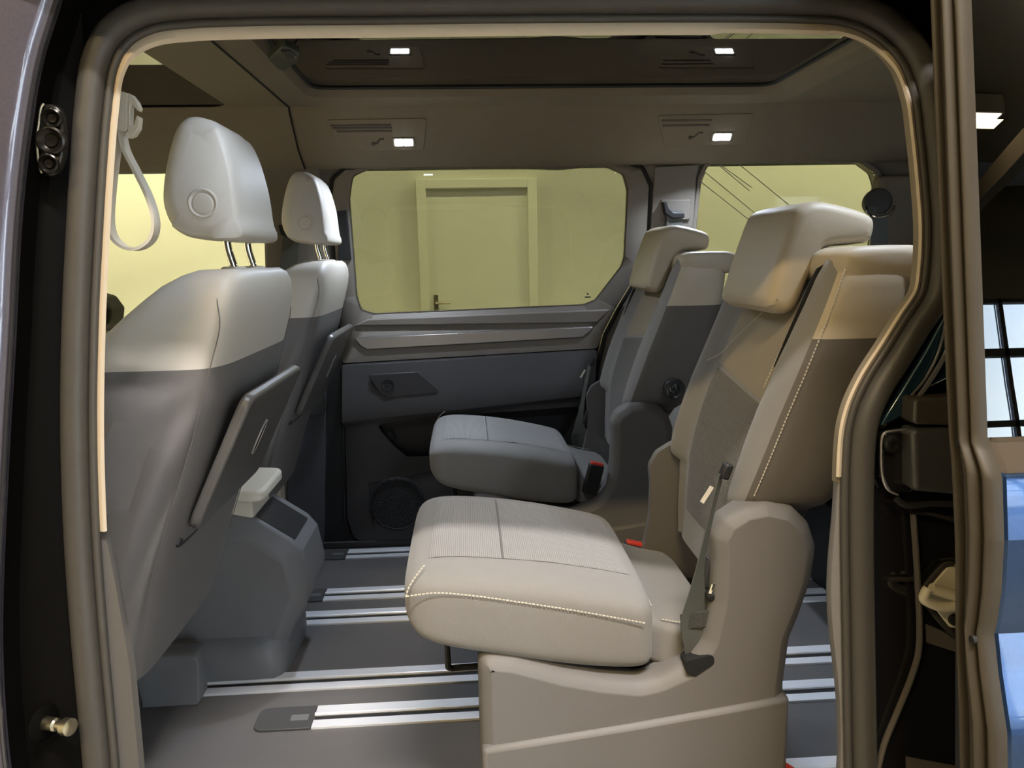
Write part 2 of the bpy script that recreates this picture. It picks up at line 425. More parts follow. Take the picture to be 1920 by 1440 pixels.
b = NB(); prism(b, rrect(fx0-.01, fx1+.01, fy0-.01, fy1+.01, .06, 1.3905), (0, 0, .006)); obj('roof_pane', b, M_['roofglass'], ceil, label='front roof pane')
rp = [(.895, 1.255), (.908, 1.33), (.945, 1.42), (1.02, 1.48), (1.2, 1.51), (1.7, 1.525), (2.2, 1.51), (2.38, 1.48), (2.46, 1.42), (2.50, 1.33), (2.52, 1.24)]
b = NB(); loft(b, [[Vector((x, y, z)) for y, z in rp] for x in (-2.2, 2.3)], cap=False, closed=False); obj('roof_skin', b, M_['paint'], ceil, solid=.008)
# far side slope of the headliner, extruded along the van
SL0, SL1 = (2.252, 1.372), (2.335, 1.283)
prof = [(2.243, 1.387), (2.252, 1.372), (2.335, 1.283), (2.39, 1.252), (2.415, 1.238), (2.43, 1.236)]
b = NB(); loft(b, [[Vector((x, y, z)) for y, z in prof] for x in (-2.0, -.484)], cap=False, closed=False); obj('front_cove', b, M_['headliner'], ceil, recalc=False)
b = NB(); loft(b, [[Vector((x, y, z)) for y, z in prof] for x in (-.484, 2.2)], cap=False, closed=False); obj('side_cove', b, M_['headliner'], ceil, recalc=False)
b = NB(); loft(b, [[Vector((x, 3.25-y, z)) for y, z in prof[1:4]] for x in (-2.0, 2.2)], cap=False, closed=False); obj('near_cove', b, M_['headliner'], ceil, recalc=False)
b = NB(); tube(b, [Vector((-.487, .97, 1.3855)), Vector((-.487, 2.244, 1.3855))]+[Vector((-.487, y-.001, z-.001)) for y, z in prof[1:]], .0025, 6); obj('headliner_seam', b, M_['slot'], ceil)
# rear wall of the cabin (tailgate trim) and cab front
b = NB(); box(b, (2.2, 1.68, .7), (.06, 1.75, 1.5)); tag(obj('wall_tailgate', b, M_['dark_trim']), 'dark trim closing the rear of the cabin', kind='structure')

# ---- far side wall with window openings
def pz(pts, Y=FARY): return [Vector((p.x, Y, p.z)) for p in pix(pts, Y=Y)]
door_out = [(618, 372), (622, 335), (645, 314), (700, 308), (1165, 301), (1205, 312), (1222, 348), (1218, 440), (1206, 505), (1160, 580), (1135, 628), (1120, 690), (1112, 800), (1100, 1012), (680, 1026), (655, 1010), (645, 970), (640, 700), (630, 560)]
dsm = fillet(pz(door_out), .03, 3)
qwin_px = [(1302, 430), (1312, 335), (1325, 308), (1350, 297), (1585, 291), (1622, 303), (1648, 322), (1655, 345), (1640, 560), (1295, 560)]
qwin = fillet(pz(qwin_px), .03, 4)
fwin = fillet([Vector(p) for p in ((-1.55, FARY, .765), (-.63, FARY, .755), (-.615, FARY, 1.10), (-.618, FARY, 1.262), (-1.30, FARY, 1.255))], .03, 4)
b = NB(); plate(b, xz([(-2.1, -.05), (2.2, -.05), (2.2, 1.30), (-2.1, 1.30)], FARY+.012), [[v+Vector((0, .012, 0)) for v in q] for q in (dsm, qwin, fwin)])
wr = tag(obj('wall_side', b, M_['trim'], solid=.05), 'grey beige side trim of the van around the far windows', kind='structure')
b = NB(); prism(b, [v+Vector((0, .03, 0)) for v in qwin], (0, .005, 0)); obj('quarter_pane', b, glass('brightened_tint', (.55, .565, .50), ior=1.3), wr, label='tinted quarter pane with thin aerial lines')  # same glass as the door pane, tint lightened to brighten the view
b = NB(); prism(b, [v+Vector((0, .03, 0)) for v in fwin], (0, .005, 0)); obj('front_pane', b, M_['clear'], wr)
b = NB(); tube(b, [v+Vector((0, .006, 0)) for v in qwin], .008, 8, True); tube(b, [v+Vector((0, .006, 0)) for v in fwin], .010, 8, True); obj('window_seal', b, M_['trim'], wr)
b = NB()
for (x0, y0), (x1, y1) in (((1335, 298), (1410, 352)), ((1340, 303), (1405, 358)), ((1367, 293), (1480, 385)), ((1322, 323), (1440, 420)), ((1315, 342), (1440, 440)), ((1315, 342), (1322, 323))):
    tube(b, [at(x0, y0, Y=FARY+.028), at(x1, y1, Y=FARY+.028)], .0012, 5)
obj('aerial_line', b, M_['vent'], wr)
b = NB(); gr = lambda q, k: [((v-sum(q, Vector())/len(q))*k+sum(q, Vector())/len(q)+Vector((0, .075, 0))) for v in q]
DW = fillet(pz([(654, 372), (660, 330), (690, 316), (1000, 315), (1050, 317), (1100, 312), (1140, 312), (1170, 325), (1178, 355), (1172, 480), (1166, 500), (1118, 562), (1095, 571), (700, 588), (676, 580), (668, 555)]), .02, 3)
plate(b, xz([(-2.2, -.1), (2.2, -.1), (2.2, 1.5), (-2.2, 1.5)], FARY+.075), [gr(DW, 1.03), gr(qwin, 1.03), gr(fwin, 1.03)]); obj('light_leak_backing', b, M_['black'], wr, solid=.01)  # unseen black backing added to stop light leaking in around the door
# lower trim beside the door: B pillar foot and door sill step
b = NB(); prism(b, pz([(556, 640), (606, 640), (612, 705), (608, 1040), (530, 1045)], FARY), (0, .02, 0)); obj('pillar_foot', b, mat('blue_grey_trim', (.062, .064, .075), .6, bump=.1), wr, bevel=.004)
b = NB(); prism(b, pz([(545, 640), (606, 640), (608, 778), (545, 782)], FARY-.012), (0, .015, 0)); obj('pillar_cover', b, M_['dark_trim'], wr, bevel=.003)
b = NB(); prism(b, pz([(600, 640), (642, 640), (650, 1000), (665, 1030), (600, 1040)], FARY+.004), (0, .01, 0)); obj('door_gap', b, M_['slot'], wr)
b = NB(); box(b, (.2, 2.432, .012), (2.2, .03, .024)); obj('sill_strip', b, M_['dark_trim'], wr, bevel=.004)
b = NB(); prism(b, pz([(1228, 312), (1312, 308), (1306, 335), (1298, 470), (1215, 500)], FARY-.004), (0, .02, 0)); obj('rear_pillar_cover', b, M_['trim'], wr, bevel=.004)
b = NB(); prism(b, pz([(1290, 555), (1660, 560), (1660, 1080), (1290, 1080)], FARY-.01), (0, .02, 0)); obj('rear_side_panel', b, M_['dark_trim'], wr, bevel=.01)
b = NB(); prism(b, pz([(1652, 330), (1760, 325), (1760, 1080), (1640, 1080), (1648, 480)], FARY-.05), (0, .06, 0)); obj('tail_pillar_cover', b, M_['headliner'], wr, bevel=.015)
b = NB(); prism(b, pz([(496, 285), (600, 290), (606, 640), (498, 640)], FARY-.006), (0, .02, 0)); obj('front_pillar_cover', b, M_['trim'], wr, bevel=.006)
b = NB(); prism(b, pz([(632, 396), (650, 394), (658, 487), (634, 489)], FARY-.012), (0, .02, 0)); obj('door_catch', b, M_['slot'], wr, bevel=.002)
b = NB(); prism(b, [(-1.7, FARY-.06, .756), (-.62, FARY-.06, .750), (-.62, FARY-.06, .1), (-1.7, FARY-.06, .1)], (0, .07, 0)); obj('front_door_card', b, M_['cream'], wr, bevel=.012)
b = NB(); prism(b, [(-1.7, FARY-.075, .705), (-.66, FARY-.075, .700), (-.66, FARY-.075, .66), (-1.7, FARY-.075, .665)], (0, .02, 0)); obj('door_card_strip', b, M_['strap'], wr, bevel=.006)

# ---- far sliding door (closed)
dc = at(900, 1020, Y=FARY)
d1 = thing('door_1', 'closed far sliding door with tinted window and dark lower panel', None, (dc.x, FARY, dc.z), kind='structure')
dwin = fillet(pz([(654, 372), (660, 330), (690, 316), (1000, 315), (1050, 317), (1100, 312), (1140, 312), (1170, 325), (1178, 355), (1172, 480), (1166, 500), (1118, 562), (1095, 571), (700, 588), (676, 580), (668, 555)]), .02, 3)
split = [(640, 680), (1122, 652)]
inner = lambda pts: fillet(pz(pts), .025, 3)
ut = [(624, 372), (628, 340), (648, 320), (700, 313), (1163, 306), (1201, 316), (1216, 350), (1212, 440), (1200, 503), (1155, 577), (1130, 626), (1120, 653), (641, 681), (634, 560)]
b = NB(); plate(b, fillet(pz(ut), .012, 3), [dwin]); obj('upper_trim', b, M_['trim'], d1, solid=.022, bevel=.003)
b = NB(); loft(b, [[v+Vector((0, -.001, 0)) for v in dwin], [v+Vector((0, .030, 0)) for v in dwin]], cap=False); obj('window_reveal', b, M_['trim'], d1, recalc=False)
b = NB(); prism(b, [v+Vector((0, .024, 0)) for v in dwin], (0, .005, 0)); wp = obj('window_pane', b, M_['tint'], d1, label='tinted pane of the far sliding door')
b = NB()
q = at(1102, 553, Y=FARY+.022)
prism(b, [q+Vector((-.004, 0, 0)), q+Vector((.004, 0, 0)), q+Vector((0, 0, .009))], (0, .001, 0))
box(b, q+Vector((0, 0, -.007)), (.020, .001, .004)); obj('glass_mark', b, M_['slot'], wp)
lo = [(641, 683), (1120, 655), (1114, 690), (1108, 800), (1098, 1006), (684, 1020), (662, 1006), (651, 970), (646, 700)]
pocket = fillet(pz([(704, 797), (800, 782), (1092, 762), (1070, 800), (1040, 850), (762, 856), (740, 838)]), .015, 3)
b = NB(); plate(b, fillet(pz(lo), .012, 3), [pocket]); obj('lower_panel', b, M_['dark_trim'], d1, solid=.02, bevel=.003)
b = NB(); prism(b, [v+Vector((0, .05, 0)) for v in pocket], (0, .005, 0)); loft(b, [pocket, [v+Vector((0, .05, 0)) for v in pocket]], cap=False); obj('pocket', b, M_['black_trim'], d1)
b = NB(); prism(b, pz([(724, 812), (735, 810), (742, 824), (730, 826)], FARY+.02), (0, .02, 0)); obj('pocket_clip', b, M_['slot'], d1, bevel=.003)
# armrest band: swelling above the recessed lower half
P0, P1 = pix([(642, 684), (1119, 657)], Y=FARY); Q0, Q1 = pix([(645, 796), (1110, 743)], Y=FARY)
b = NB(); rings = []
for k in range(21):
    t = k/20; a = P0.lerp(P1, t); c = Q0.lerp(Q1, t)
    rings.append([a.lerp(c, u)+Vector((0, -off, 0)) for u, off in ((0, -.004), (.02, .004), (.25, .014), (.55, .026), (.8, .034), (.93, .032), (.985, .022), (1, -.004))])
loft(b, rings); obj('armrest_band', b, M_['dark_trim'], d1)
HY = FARY-.03
hp = pz([(690, 703), (783, 697), (822, 730), (818, 737), (728, 745), (712, 738)], HY)
b = NB(); prism(b, fillet(hp, .006, 3), (0, .012, 0)); hr = obj('handle_plate', b, mat('handle_plate_plastic', (.036, .036, .038), .5), d1, bevel=.002, label='dark plate with a small round grille')
b = NB(); lathe(b, at(727, 722, Y=HY-.002), (0, -1, 0), [(.021, -.004), (.021, .002), (.018, .003), (.017, .001), (0, .001)], 20); obj('round_grille', b, M_['grille'], hr)
b = NB(); sp = at(745, 945, Y=FARY-.004)
lathe(b, sp, (0, -1, 0), [(.095, -.006), (.093, .004), (.086, .006), (.084, .002), (.0, .004)], 32); obj('speaker_grille', b, M_['grille'], d1)
for pts in ([(692, 906), (822, 880)], [(692, 906), (700, 985)]):
    b = NB(); tube(b, [at(*p, Y=FARY-.001) for p in pts], .002, 5); obj('panel_groove', b, M_['slot'], d1)
st = pz([(664, 634), (1112, 613), (1108, 620), (1092, 632), (688, 655), (676, 648)], FARY-.006)
b = NB(); prism(b, st, (0, .01, 0)); obj('aluminium_strip', b, M_['alu_trim'], d1, bevel=.0015, label='brushed aluminium strip')
b = NB(); tube(b, [v+Vector((0, .004, 0)) for v in st], .003, 6, True); obj('strip_surround', b, M_['vent'], d1)
b = NB(); prism(b, pz([(662, 612), (690, 598), (1145, 580), (1120, 606)], FARY-.006), (0, .012, 0)); obj('window_ledge', b, M_['trim'], d1, bevel=.005)
b = NB(); tube(b, [v+Vector((0, .008, 0)) for v in dsm], .0065, 8, True); obj('door_seal', b, M_['slot'], d1)

# ---- reading lamps and vents in the far cove
SN = Vector((0, -(SL0[1]-SL1[1]), -(SL1[0]-SL0[0]))).normalized()
SP = Vector((0, SL0[0], SL0[1])); SD = Vector((0, SL1[0]-SL0[0], SL1[1]-SL0[1])).normalized()
SM = Matrix((Vector((1, 0, 0)), SD, SN)).transposed()
def sl(x, y, off=0): return at_plane(x, y, SP+SN*off, SN)
def lampunit(name, lpx, spx, label, slats, hook):
    c = sl(*lpx)
    t = thing(name, label, 'lamp', c, group=None)
    b = NB(); prism(b, fillet([sl(*p) for p in spx], .008, 3), SN*.003); obj('panel', b, M_['headliner'], t, bevel=.001)
    b = NB(); box(b, c+SN*.003, (.066, .032, .006), SM); obj('bezel', b, M_['lampoff'], t, bevel=.003)
    b = NB()
    for dx in (-.0135, .0135): box(b, c+SN*.006+Vector((dx, 0, 0)), (.025, .022, .005), SM)
    obj('lens', b, M_['led'], t, bevel=.002)
    for i, ((x0, y0), (x1, y1)) in enumerate(slats):
        a, e = sl(x0, y0, .003), sl(x1, y1, .003); b = NB()
        box(b, (a+e)/2, ((e-a).length, .0055, .004), SM); obj('vent_slat', b, M_['vent'], t)
    b = NB(); a, e = sl(*hook[0], .004), sl(*hook[1], .004)
    tube(b, [a, a+Vector((.012, 0, .002)), e+Vector((-.012, 0, 0)), e], .003, 6); lathe(b, a, SN, [(.006, -.002), (.006, .003), (0, .004)], 10); obj('switch_mark', b, M_['vent'], t)
    return t
lampunit('reading_lamp', (757, 265), [(612, 224), (800, 221), (794, 280), (640, 284)], 'bright reading lamp and three slot vent in headliner above far door', [((620, 237), (733, 233)), ((624, 242), (735, 238)), ((632, 248), (735, 244))], ((700, 270), (720, 261)))
lampunit('reading_lamp', (1353, 255), [(1232, 216), (1412, 212), (1398, 270), (1246, 274)], 'bright reading lamp with single closed vent slot above the rear quarter window', [((1240, 228), (1335, 223)), ((1242, 237), (1330, 233))], ((1294, 258), (1318, 249)))
for (x, y, z), lb in zip(LED[2:], ('reading lamp in headliner above the sliding door opening towards the front', 'reading lamp in headliner above the sliding door opening towards the rear')):
    t = thing('reading_lamp', lb, 'lamp', (x, y-.01, z))
    b = NB()
    for bx, by, sx_, sy_ in ((-.0305, 0, .009, .034), (.0305, 0, .009, .034), (0, -.0145, .052, .006), (0, .0145, .052, .006)): box(b, (x+bx, y-.012+by, z+.002), (sx_, sy_, .020))
    obj('bezel', b, M_['lampoff'], t, kind='stuff')
    b = NB(); box(b, (x, y-.012, z+.003), (.052, .022, .002)); obj('lens', b, M_['led'], t)
t = thing('roof_control', 'small dark roof control with two buttons at front corner of roof pane', 'switch', at(530, 108, Z=1.385))
c = at(530, 108, Z=1.372)
b = NB(); prism(b, fillet(pix([(503, 112), (532, 84), (562, 100), (558, 115), (535, 134), (520, 130)], Z=1.374), .008, 3), (0, 0, .014)); obj('housing', b, mat('control_plastic', (.030, .032, .025), .45), t, bevel=.003)
for px_ in ((538, 98), (545, 105)):
    b = NB(); box(b, at(*px_, Z=1.373), (.02, .028, .006)); obj('button', b, M_['plastic'], t, bevel=.002)
# cab: visor edge, grab handle, mirror
b = NB(); prism(b, pix([(215, 262), (340, 246), (345, 300), (215, 306)], Y=2.39), (0, .02, 0)); tag(obj('visor', b, M_['headliner'], bevel=.008), 'grey brown folded panel above the front passenger window', 'visor')
mr = thing('wing_mirror', 'black wing mirror outside front window beside left pillar', 'mirror', at(192, 590, Y=2.6))
b = NB(); prism(b, fillet(pix([(150, 545), (190, 557), (207, 580), (205, 600), (192, 618), (150, 612)], Y=2.62), .02, 4), (0, .12, 0)); obj('housing', b, M_['black'], mr, bevel=.02, seg=3)
b = NB(); box(b, at(150, 640, Y=2.6), (.05, .2, .03)); obj('arm', b, M_['plastic'], mr, bevel=.008)

# ================================================================== SEATS
def gw(v, w, e): return (max(0, 1-abs(v/w)**e))**(1/e)
ZT = [(-.118, .17, .40, .43), (-.112, .200, .378, .447), (-.10, .214, .358, .456), (-.085, .221, .345, .462), (-.06, .225, .333, .465), (-.02, .226, .323, .464), (.05, .226, .308, .457), (.12, .226, .292, .446), (.20, .225, .279, .428), (.25, .224, .276, .415), (.272, .221, .276, .408), (.285, .214, .284, .398), (.289, .200, .30, .385)]
BK = [(.38, .392, .50, .150), (.43, .396, .525, .160), (.49, .400, .555, .166), (.53, .404, .58, .172), (.545, .405, .592, .200), (.56, .408, .60, .214), (.60, .418, .622, .222), (.65, .434, .645, .2255), (.70, .452, .662, .2265), (.76, .477, .678, .2265), (.82, .502, .69, .2255), (.87, .523, .697, .224), (.91, .540, .70, .220), (.935, .553, .70, .212), (.948, .568, .695, .195)]
def rec(z, v):
    a = min(1, max(0, (.178-abs(v))/.045)); a = a*a*(3-2*a)
    return a*(.032 + .010*max(0, min(1, (z-.80)/.1)))
def soft(b, poly, V, sg, steps):
    q = fillet([(x, z, 0) for x, z in poly], .03, 4); P = []
    for i, p in enumerate(q):
        e = (q[(i+1) % len(q)]-p); k = max(1, int(e.length/.02))
        P += [p+e*(j/k) for j in range(k)]
    n = len(P); A = sum(P[i-1].x*P[i].y-P[i].x*P[i-1].y for i in range(n)); sgn = 1 if A > 0 else -1
    nn = []
    for i in range(n):
        t = (P[(i+2) % n]-P[i-2]).normalized(); nn.append(Vector((-t.y, t.x, 0))*sgn)
    loft(b, [[V((P[i]+nn[i]*a).x, sg*v, (P[i]+nn[i]*a).y) for i in range(n)] for a, v in steps], cap='fill')
def rear_seat(loc, s, label, name='single_seat', group=None):
    """s = 1: belt side towards -Y"""
    x0, yc = loc[0], loc[1]
    root = thing(name, label, 'seat', (x0, yc, 0), group=group)
    V = lambda x, v, z: Vector((x0+x, yc-s*v, z))
    n, e = 48, 6.0; rg = ring2(n, e)
    # cushion
    b = NB(); rings = []
    for X, w, zb, zt in ZT:
        zc, hz = (zb+zt)/2, (zt-zb)/2; rr = []
        for c, sn in rg: rr.append(V(X, c*w, zc+sn*hz+(.006*(1-c*c) if sn > 0 else 0)))
        rings.append(rr)
    loft(b, rings); obj('cushion', b, M_['fabric'], root, subsurf=1, angle=60)
    def top(X, v):
        w, zb, zt = interp(ZT, X); zc, hz = (zb+zt)/2, (zt-zb)/2
        return zc+hz*gw(v, w, e)+.006*(1-(v/w)**2)
    for nm, xa, xb, va, vb in (('seat_insert', -.075, .045, -.160, .150), ('seat_insert', .049, .262, -.160, .150)):
        b = NB(); N1, N2 = 16, 14; g = []
        for i in range(N1+1):
            row = []
            for j in range(N2+1):
                X = lerp(xa, xb, i/N1); v = lerp(va, vb, j/N2)*(1-.10*(i/N1 if xa > 0 else 0))
                d = min(i, N1-i)/N1*(xb-xa); d2 = min(j, N2-j)/N2*.3
                off = .0025 if min(d, d2) > .002 else .0005
                row.append(b.verts.new(V(X, v, top(X, v)+off)))
            g.append(row)
        for i in range(N1):
            for j in range(N2): b.faces.new((g[i][j], g[i+1][j], g[i+1][j+1], g[i][j+1]))
        obj(nm, b, M_['ribx'], root, label='ribbed seat cloth', angle=180)
    b = NB(); tube(b, [V(.047, v, top(.047, v)+.0008) for v in [-.160+.031*i for i in range(11)]], .0014, 6); obj('cross_seam', b, M_['base'], root)
    b = NB()      # stitches
    sp = [V(x, .2275, z) for x, z in ((-.105, .437), (-.06, .440), (.0, .432), (.08, .416), (.16, .399), (.24, .380), (.268, .373))]
    dashes(b, smooth(sp, 8)); dashes(b, smooth([V(-.108, .223, .436), V(-.104, .218, .447), V(-.090, .205, .464), V(-.078, .190, .473)], 6)); 
    obj('stitching', b, M_['stitch'], root, kind='stuff')
    # bridge between cushion and backrest
    b = NB(); rings = []
    for X, w, zb, zt in ((.270, .185, .28, .372), (.29, .188, .27, .366), (.33, .190, .25, .348), (.38, .186, .25, .334), (.42, .178, .26, .336)):
        zc, hz = (zb+zt)/2, (zt-zb)/2; rings.append([V(X, c*w, zc+sn*hz) for c, sn in rg])
    loft(b, rings); obj('seat_bridge', b, M_['fabric'], root, subsurf=1, angle=60)
    b = NB(); dashes(b, [V(.297, .15, .3655), V(.297, -.16, .3655)]); dashes(b, smooth([V(.31, .178, .352), V(.345, .174, .343), V(.385, .165, .336)], 5)); obj('stitching', b, M_['stitch'], root, kind='stuff')
    # backrest, split into front cloth, pale upper cover and dark lower cover
    zs_ = []
    for a, c in zip(BK, BK[1:]):
        for k in range(3): zs_.append(lerp(a[0], c[0], k/3))
    zs_.append(BK[-1][0]); zs_ = sorted(set(round(z, 4) for z in zs_) | {.82})
    rings = []; N = 64; rg2 = ring2(N, 5.0)
    for z in zs_:
        Xf, Xr, w = interp(BK, z); xc, hx = (Xf+Xr)/2, (Xr-Xf)/2; rr = []
        for sn, c in rg2:          # sn -> lateral, c -> depth (negative = front)
            v = sn*w; X = xc+c*hx
            if c < -.3: X += rec(z, v)*min(1, (-c-.3)/.5)
            rr.append(V(X, v, z+ (.006*(1-(sn)**2) if z > .93 else 0)))
        rings.append(rr)
    parts = {'backrest': NB(), 'upper_cover': NB(), 'lower_cover': NB()}
    for i in range(len(rings)-1):
        zm = (zs_[i]+zs_[i+1])/2
        for k in range(N):
            k2 = (k+1) % N; c = (rg2[k][1]+rg2[k2][1])/2
            key = 'backrest' if (c < -.72 or zm < .52) else ('upper_cover' if zm > .82 else 'lower_cover')
            bb = parts[key]; bb.faces.new([bb.verts.new(p) for p in (rings[i][k], rings[i][k2], rings[i+1][k2], rings[i+1][k])])
    bb = parts['upper_cover']; bb.faces.new([bb.verts.new(p) for p in rings[-1]])
    bb = parts['lower_cover']
    mats = {'backrest': M_['fabric'], 'upper_cover': M_['leather2'], 'lower_cover': M_['cover']}
    for k, bb in parts.items():
        bmesh.ops.remove_doubles(bb, verts=bb.verts, dist=.0002)
        obj(k, bb, mats[k], root, angle=60, recalc=False if False else True, label={'upper_cover': 'pale beige upper back cover', 'lower_cover': 'dark brown lower back cover'}.get(k))
    def front(z, v):
        Xf, Xr, w = interp(BK, z); xc, hx = (Xf+Xr)/2, (Xr-Xf)/2
        return xc-hx*gw(v, w, 5.0)+rec(z, v)
    b = NB(); g = []          # plain cloth field above the ribbed one
    for i in range(13):
        row = []
        for j in range(15):
            v = lerp(-.133, .133, j/14); z = lerp(.722, .875, i/12)+(.03*(.5-j/14) if i == 0 else 0)
            row.append(b.verts.new(V(front(z, v)-(.0025 if 0 < i < 12 and 0 < j < 14 else .0004), v, z)))
        g.append(row)
    for i in range(12):
        for j in range(14): b.faces.new((g[i][j], g[i+1][j], g[i+1][j+1], g[i][j+1]))
    obj('back_field', b, M_['field'], root, angle=180)
    # ribbed centre of the backrest
    b = NB(); g = []
    for i in range(17):
        z = lerp(.445, .715, i/16); wl = lerp(.100, .135, i/16); row = []
        for j in range(15):
            v = lerp(-wl, wl, j/14); zz = z+(.03*(.5-j/14) if i == 16 else 0)
            row.append(b.verts.new(V(front(zz, v)-(.003 if 0 < i < 16 and 0 < j < 14 else .0005), v, zz)))
        g.append(row)
    for i in range(16):
        for j in range(14): b.faces.new((g[i][j], g[i+1][j], g[i+1][j+1], g[i][j+1]))
    obj('back_insert', b, M_['ribz'], root, label='dark ribbed cloth in the middle of the backrest', angle=180)
    b = NB()
    side = [(front(z, .2)-.004+.012, .222, z) for z in (.60, .66, .72, .78, .82, .86, .90, .935)]
    sd = []
    for z in [.575+.01*i for i in range(37)]:
        Xf, Xr, w = interp(BK, z); sd.append(V(lerp(Xf, Xr, .165), w*.985+.002, z))
    dashes(b, sd)
    for sg in (1,): dashes(b, [V(front(z, .115*sg)-.003, .115*sg+0*z, z) for z in (.73, .76, .80)])
    dashes(b, [V(front(.74+.005*i, -.155+.006*i)-.002, -.155+.006*i, .74+.005*i) for i in range(24)])
    obj('stitching', b, M_['stitch'], root, kind='stuff')
    # roll along the top of the back
    b = NB(); rings = []
    for vv, k in ((.218, .55), (.214, .85), (.205, 1), (.10, 1), (0, 1), (-.10, 1), (-.205, 1), (-.214, .85), (-.218, .55)):
        rings.append([V(.640+math.copysign(abs(math.cos(a))**.55, math.cos(a))*.076*k, vv, .930+math.copysign(abs(math.sin(a))**.6, math.sin(a))*.030*k) for a in [2*math.pi*i/24 for i in range(24)]])
    loft(b, rings); obj('top_roll', b, M_['leather2'], root, angle=60)
    # headrest, hooked over the back
    hp = [(.494, .880), (.503, .858), (.520, .850), (.538, .853), (.551, .870), (.570, .918), (.588, .952), (.605, .960), (.660, .964), (.671, .975), (.673, .998), (.660, 1.013), (.615, 1.027), (.575, 1.034), (.548, 1.026), (.532, 1.000)]
    hp = [(p.x, p.y) for p in smooth([Vector((p[0], p[1], 0)) for p in hp], 3, True)]
    cx, cz = .57, .95; b = NB(); rings = []
    for vv, k in ((.118, .80), (.116, .88), (.110, .955), (.10, .99), (.08, 1), (0, 1), (-.08, 1), (-.10, .99), (-.110, .955), (-.116, .88), (-.118, .80)):
        ins = (1-k)*.085
        q = []
        for i, (x, z) in enumerate(hp):
            a = Vector((*hp[i-1], 0)); c_ = Vector((*hp[(i+1) % len(hp)], 0)); t = (c_-a).normalized(); nn = Vector((t.y, -t.x, 0))
            q.append(V(x-nn.x*ins, vv, z-nn.y*ins))
        rings.append(q)
    loft(b, rings, cap='fill'); obj('headrest', b, M_['leather2'], root, angle=70)
    # hinge towers and plinth on both sides
    tw = [(.0, .332), (.06, .322), (.14, .295), (.20, .280), (.262, .270), (.292, .276), (.335, .294), (.366, .335), (.378, .40), (.380, .47), (.376, .51), (.392, .540), (.425, .560), (.463, .566), (.505, .555), (.535, .525), (.549, .487), (.544, .43), (.528, .375), (.512, .33), (.505, .25), (.507, .15), (.507, .05), (0, .05)]
    twi = [(.40, .30), (.424, .36), (.428, .42), (.421, .50), (.436, .524), (.465, .534), (.500, .522), (.516, .487), (.513, .44), (.498, .38), (.486, .33), (.482, .27), (.42, .262), (.36, .262)]
    pl = [(.003, .0), (.003, .175), (.1, .186), (.25, .203), (.40, .223), (.506, .238), (.506, 0)]
    for sg in (1, -1):
        va, vb = .232, .186
        b = NB(); soft(b, tw, V, sg, [(0, vb), (0, va-.024), (.003, va-.015), (.008, va-.007), (.017, va-.003), (.0195, va-.001), (.022, va), (.023, va)]); tk = obj('hinge_cover', b, M_['base'], root, angle=50)
        b = NB(); prism(b, [V(x, sg*(va+.009), z) for x, z in pl], (0, s*sg*.05, 0)); obj('plinth', b, M_['base'], root, bevel=.008, seg=2)
    b = NB(); box(b, V(.255, 0, .13), (.49, .37, .26)); box(b, V(.22, 0, .275), (.36, .36, .05)); obj('base_box', b, M_['black_trim'], root, bevel=.01)
    # adjusting bar under the cushion
    b = NB(); P = [V(-.054, .075, .33), V(-.054, .075, .236), V(-.050, .073, .224), V(-.038, .066, .219), V(.035, .05, .217), V(.05, -.02, .217)]
    tube(b, smooth(P, 5), .0058); obj('adjusting_bar', b, M_['plastic'], root)
    # seat belt on the belt side
    b = NB(); P = [V(front(z, .163)-.004, .163, z) for z in (.945, .93, .91, .89, .87, .85, .83, .81, .79, .77)]; P[0] += Vector((.012, 0, 0))
    ribbon(b, P, [Vector((.021, 0, .010))*(1-.9*i/(len(P)-1)) for i in range(len(P))], .0016); bt = obj('shoulder_belt', b, M_['black_trim'], root)
    b = NB(); P = smooth([V(.391, .212, .612), V(.378, .211, .548), V(.368, .210, .495), V(.359, .210, .441), V(.356, .210, .404), V(.355, .210, .363), V(.361, .210, .325), V(.364, .208, .280)], 5); ws = []
    for i in range(len(P)):
        t = i/(len(P)-1); wdt = interp([(0, .012), (.25, .012), (.40, .017), (.54, .032), (.68, .052), (.85, .050), (1, .040)], t)[0]
        ws.append(Vector((math.cos(.5*(1-t)), s*math.sin(.8*(1-t)), interp([(0, .3), (.6, .1), (1, .25)], t)[0]))*wdt)
    ribbon(b, P, ws, .002); lb = obj('lap_belt', b, M_['belt'], root)
    b = NB(); c = V(.355, .2118, .366); box(b, c, (.049, .004, .026), Matrix.Rotation(-.1, 3, 'Y')); obj('sewn_patch', b, mat('belt_stitch', (.06, .062, .055), .85, bump=1, bscale=500), lb)
    b = NB(); box(b, V(.398, .212, .615), (.015, .018, .026), Matrix.Rotation(.35, 3, 'Y')); obj('belt_guide', b, M_['black_trim'], bt, bevel=.004)
    b = NB(); box(b, V(.368, .214, .578), (.006, .003, .030), Matrix.Rotation(.55, 3, 'Y')); obj('belt_tag', b, M_['stitch'], lb)
    b = NB(); prism(b, fillet([V(.332, .2335, .306), V(.336, .2335, .284), V(.350, .2335, .279), V(.381, .2335, .300), V(.379, .2335, .316)], .008, 3), (0, s*.03, 0)); obj('belt_hole_shade', b, M_['slot'], lb)  # dark plate stands for the shade in the hole the belt enters
    b = NB(); prism(b, [V(.27, .186, .262), V(.292, .186, .276), V(.335, .186, .294), V(.372, .186, .335), V(.372, .186, .25), V(.27, .186, .25)], (0, s*.06, 0)); obj('shelf', b, M_['base'], root, bevel=.003)
    b = NB(); box(b, V(.380, .196, .440), (.022, .018, .055), Matrix.Rotation(.3, 3, 'Y')); obj('recline_lever', b, M_['plastic'], root, bevel=.006)
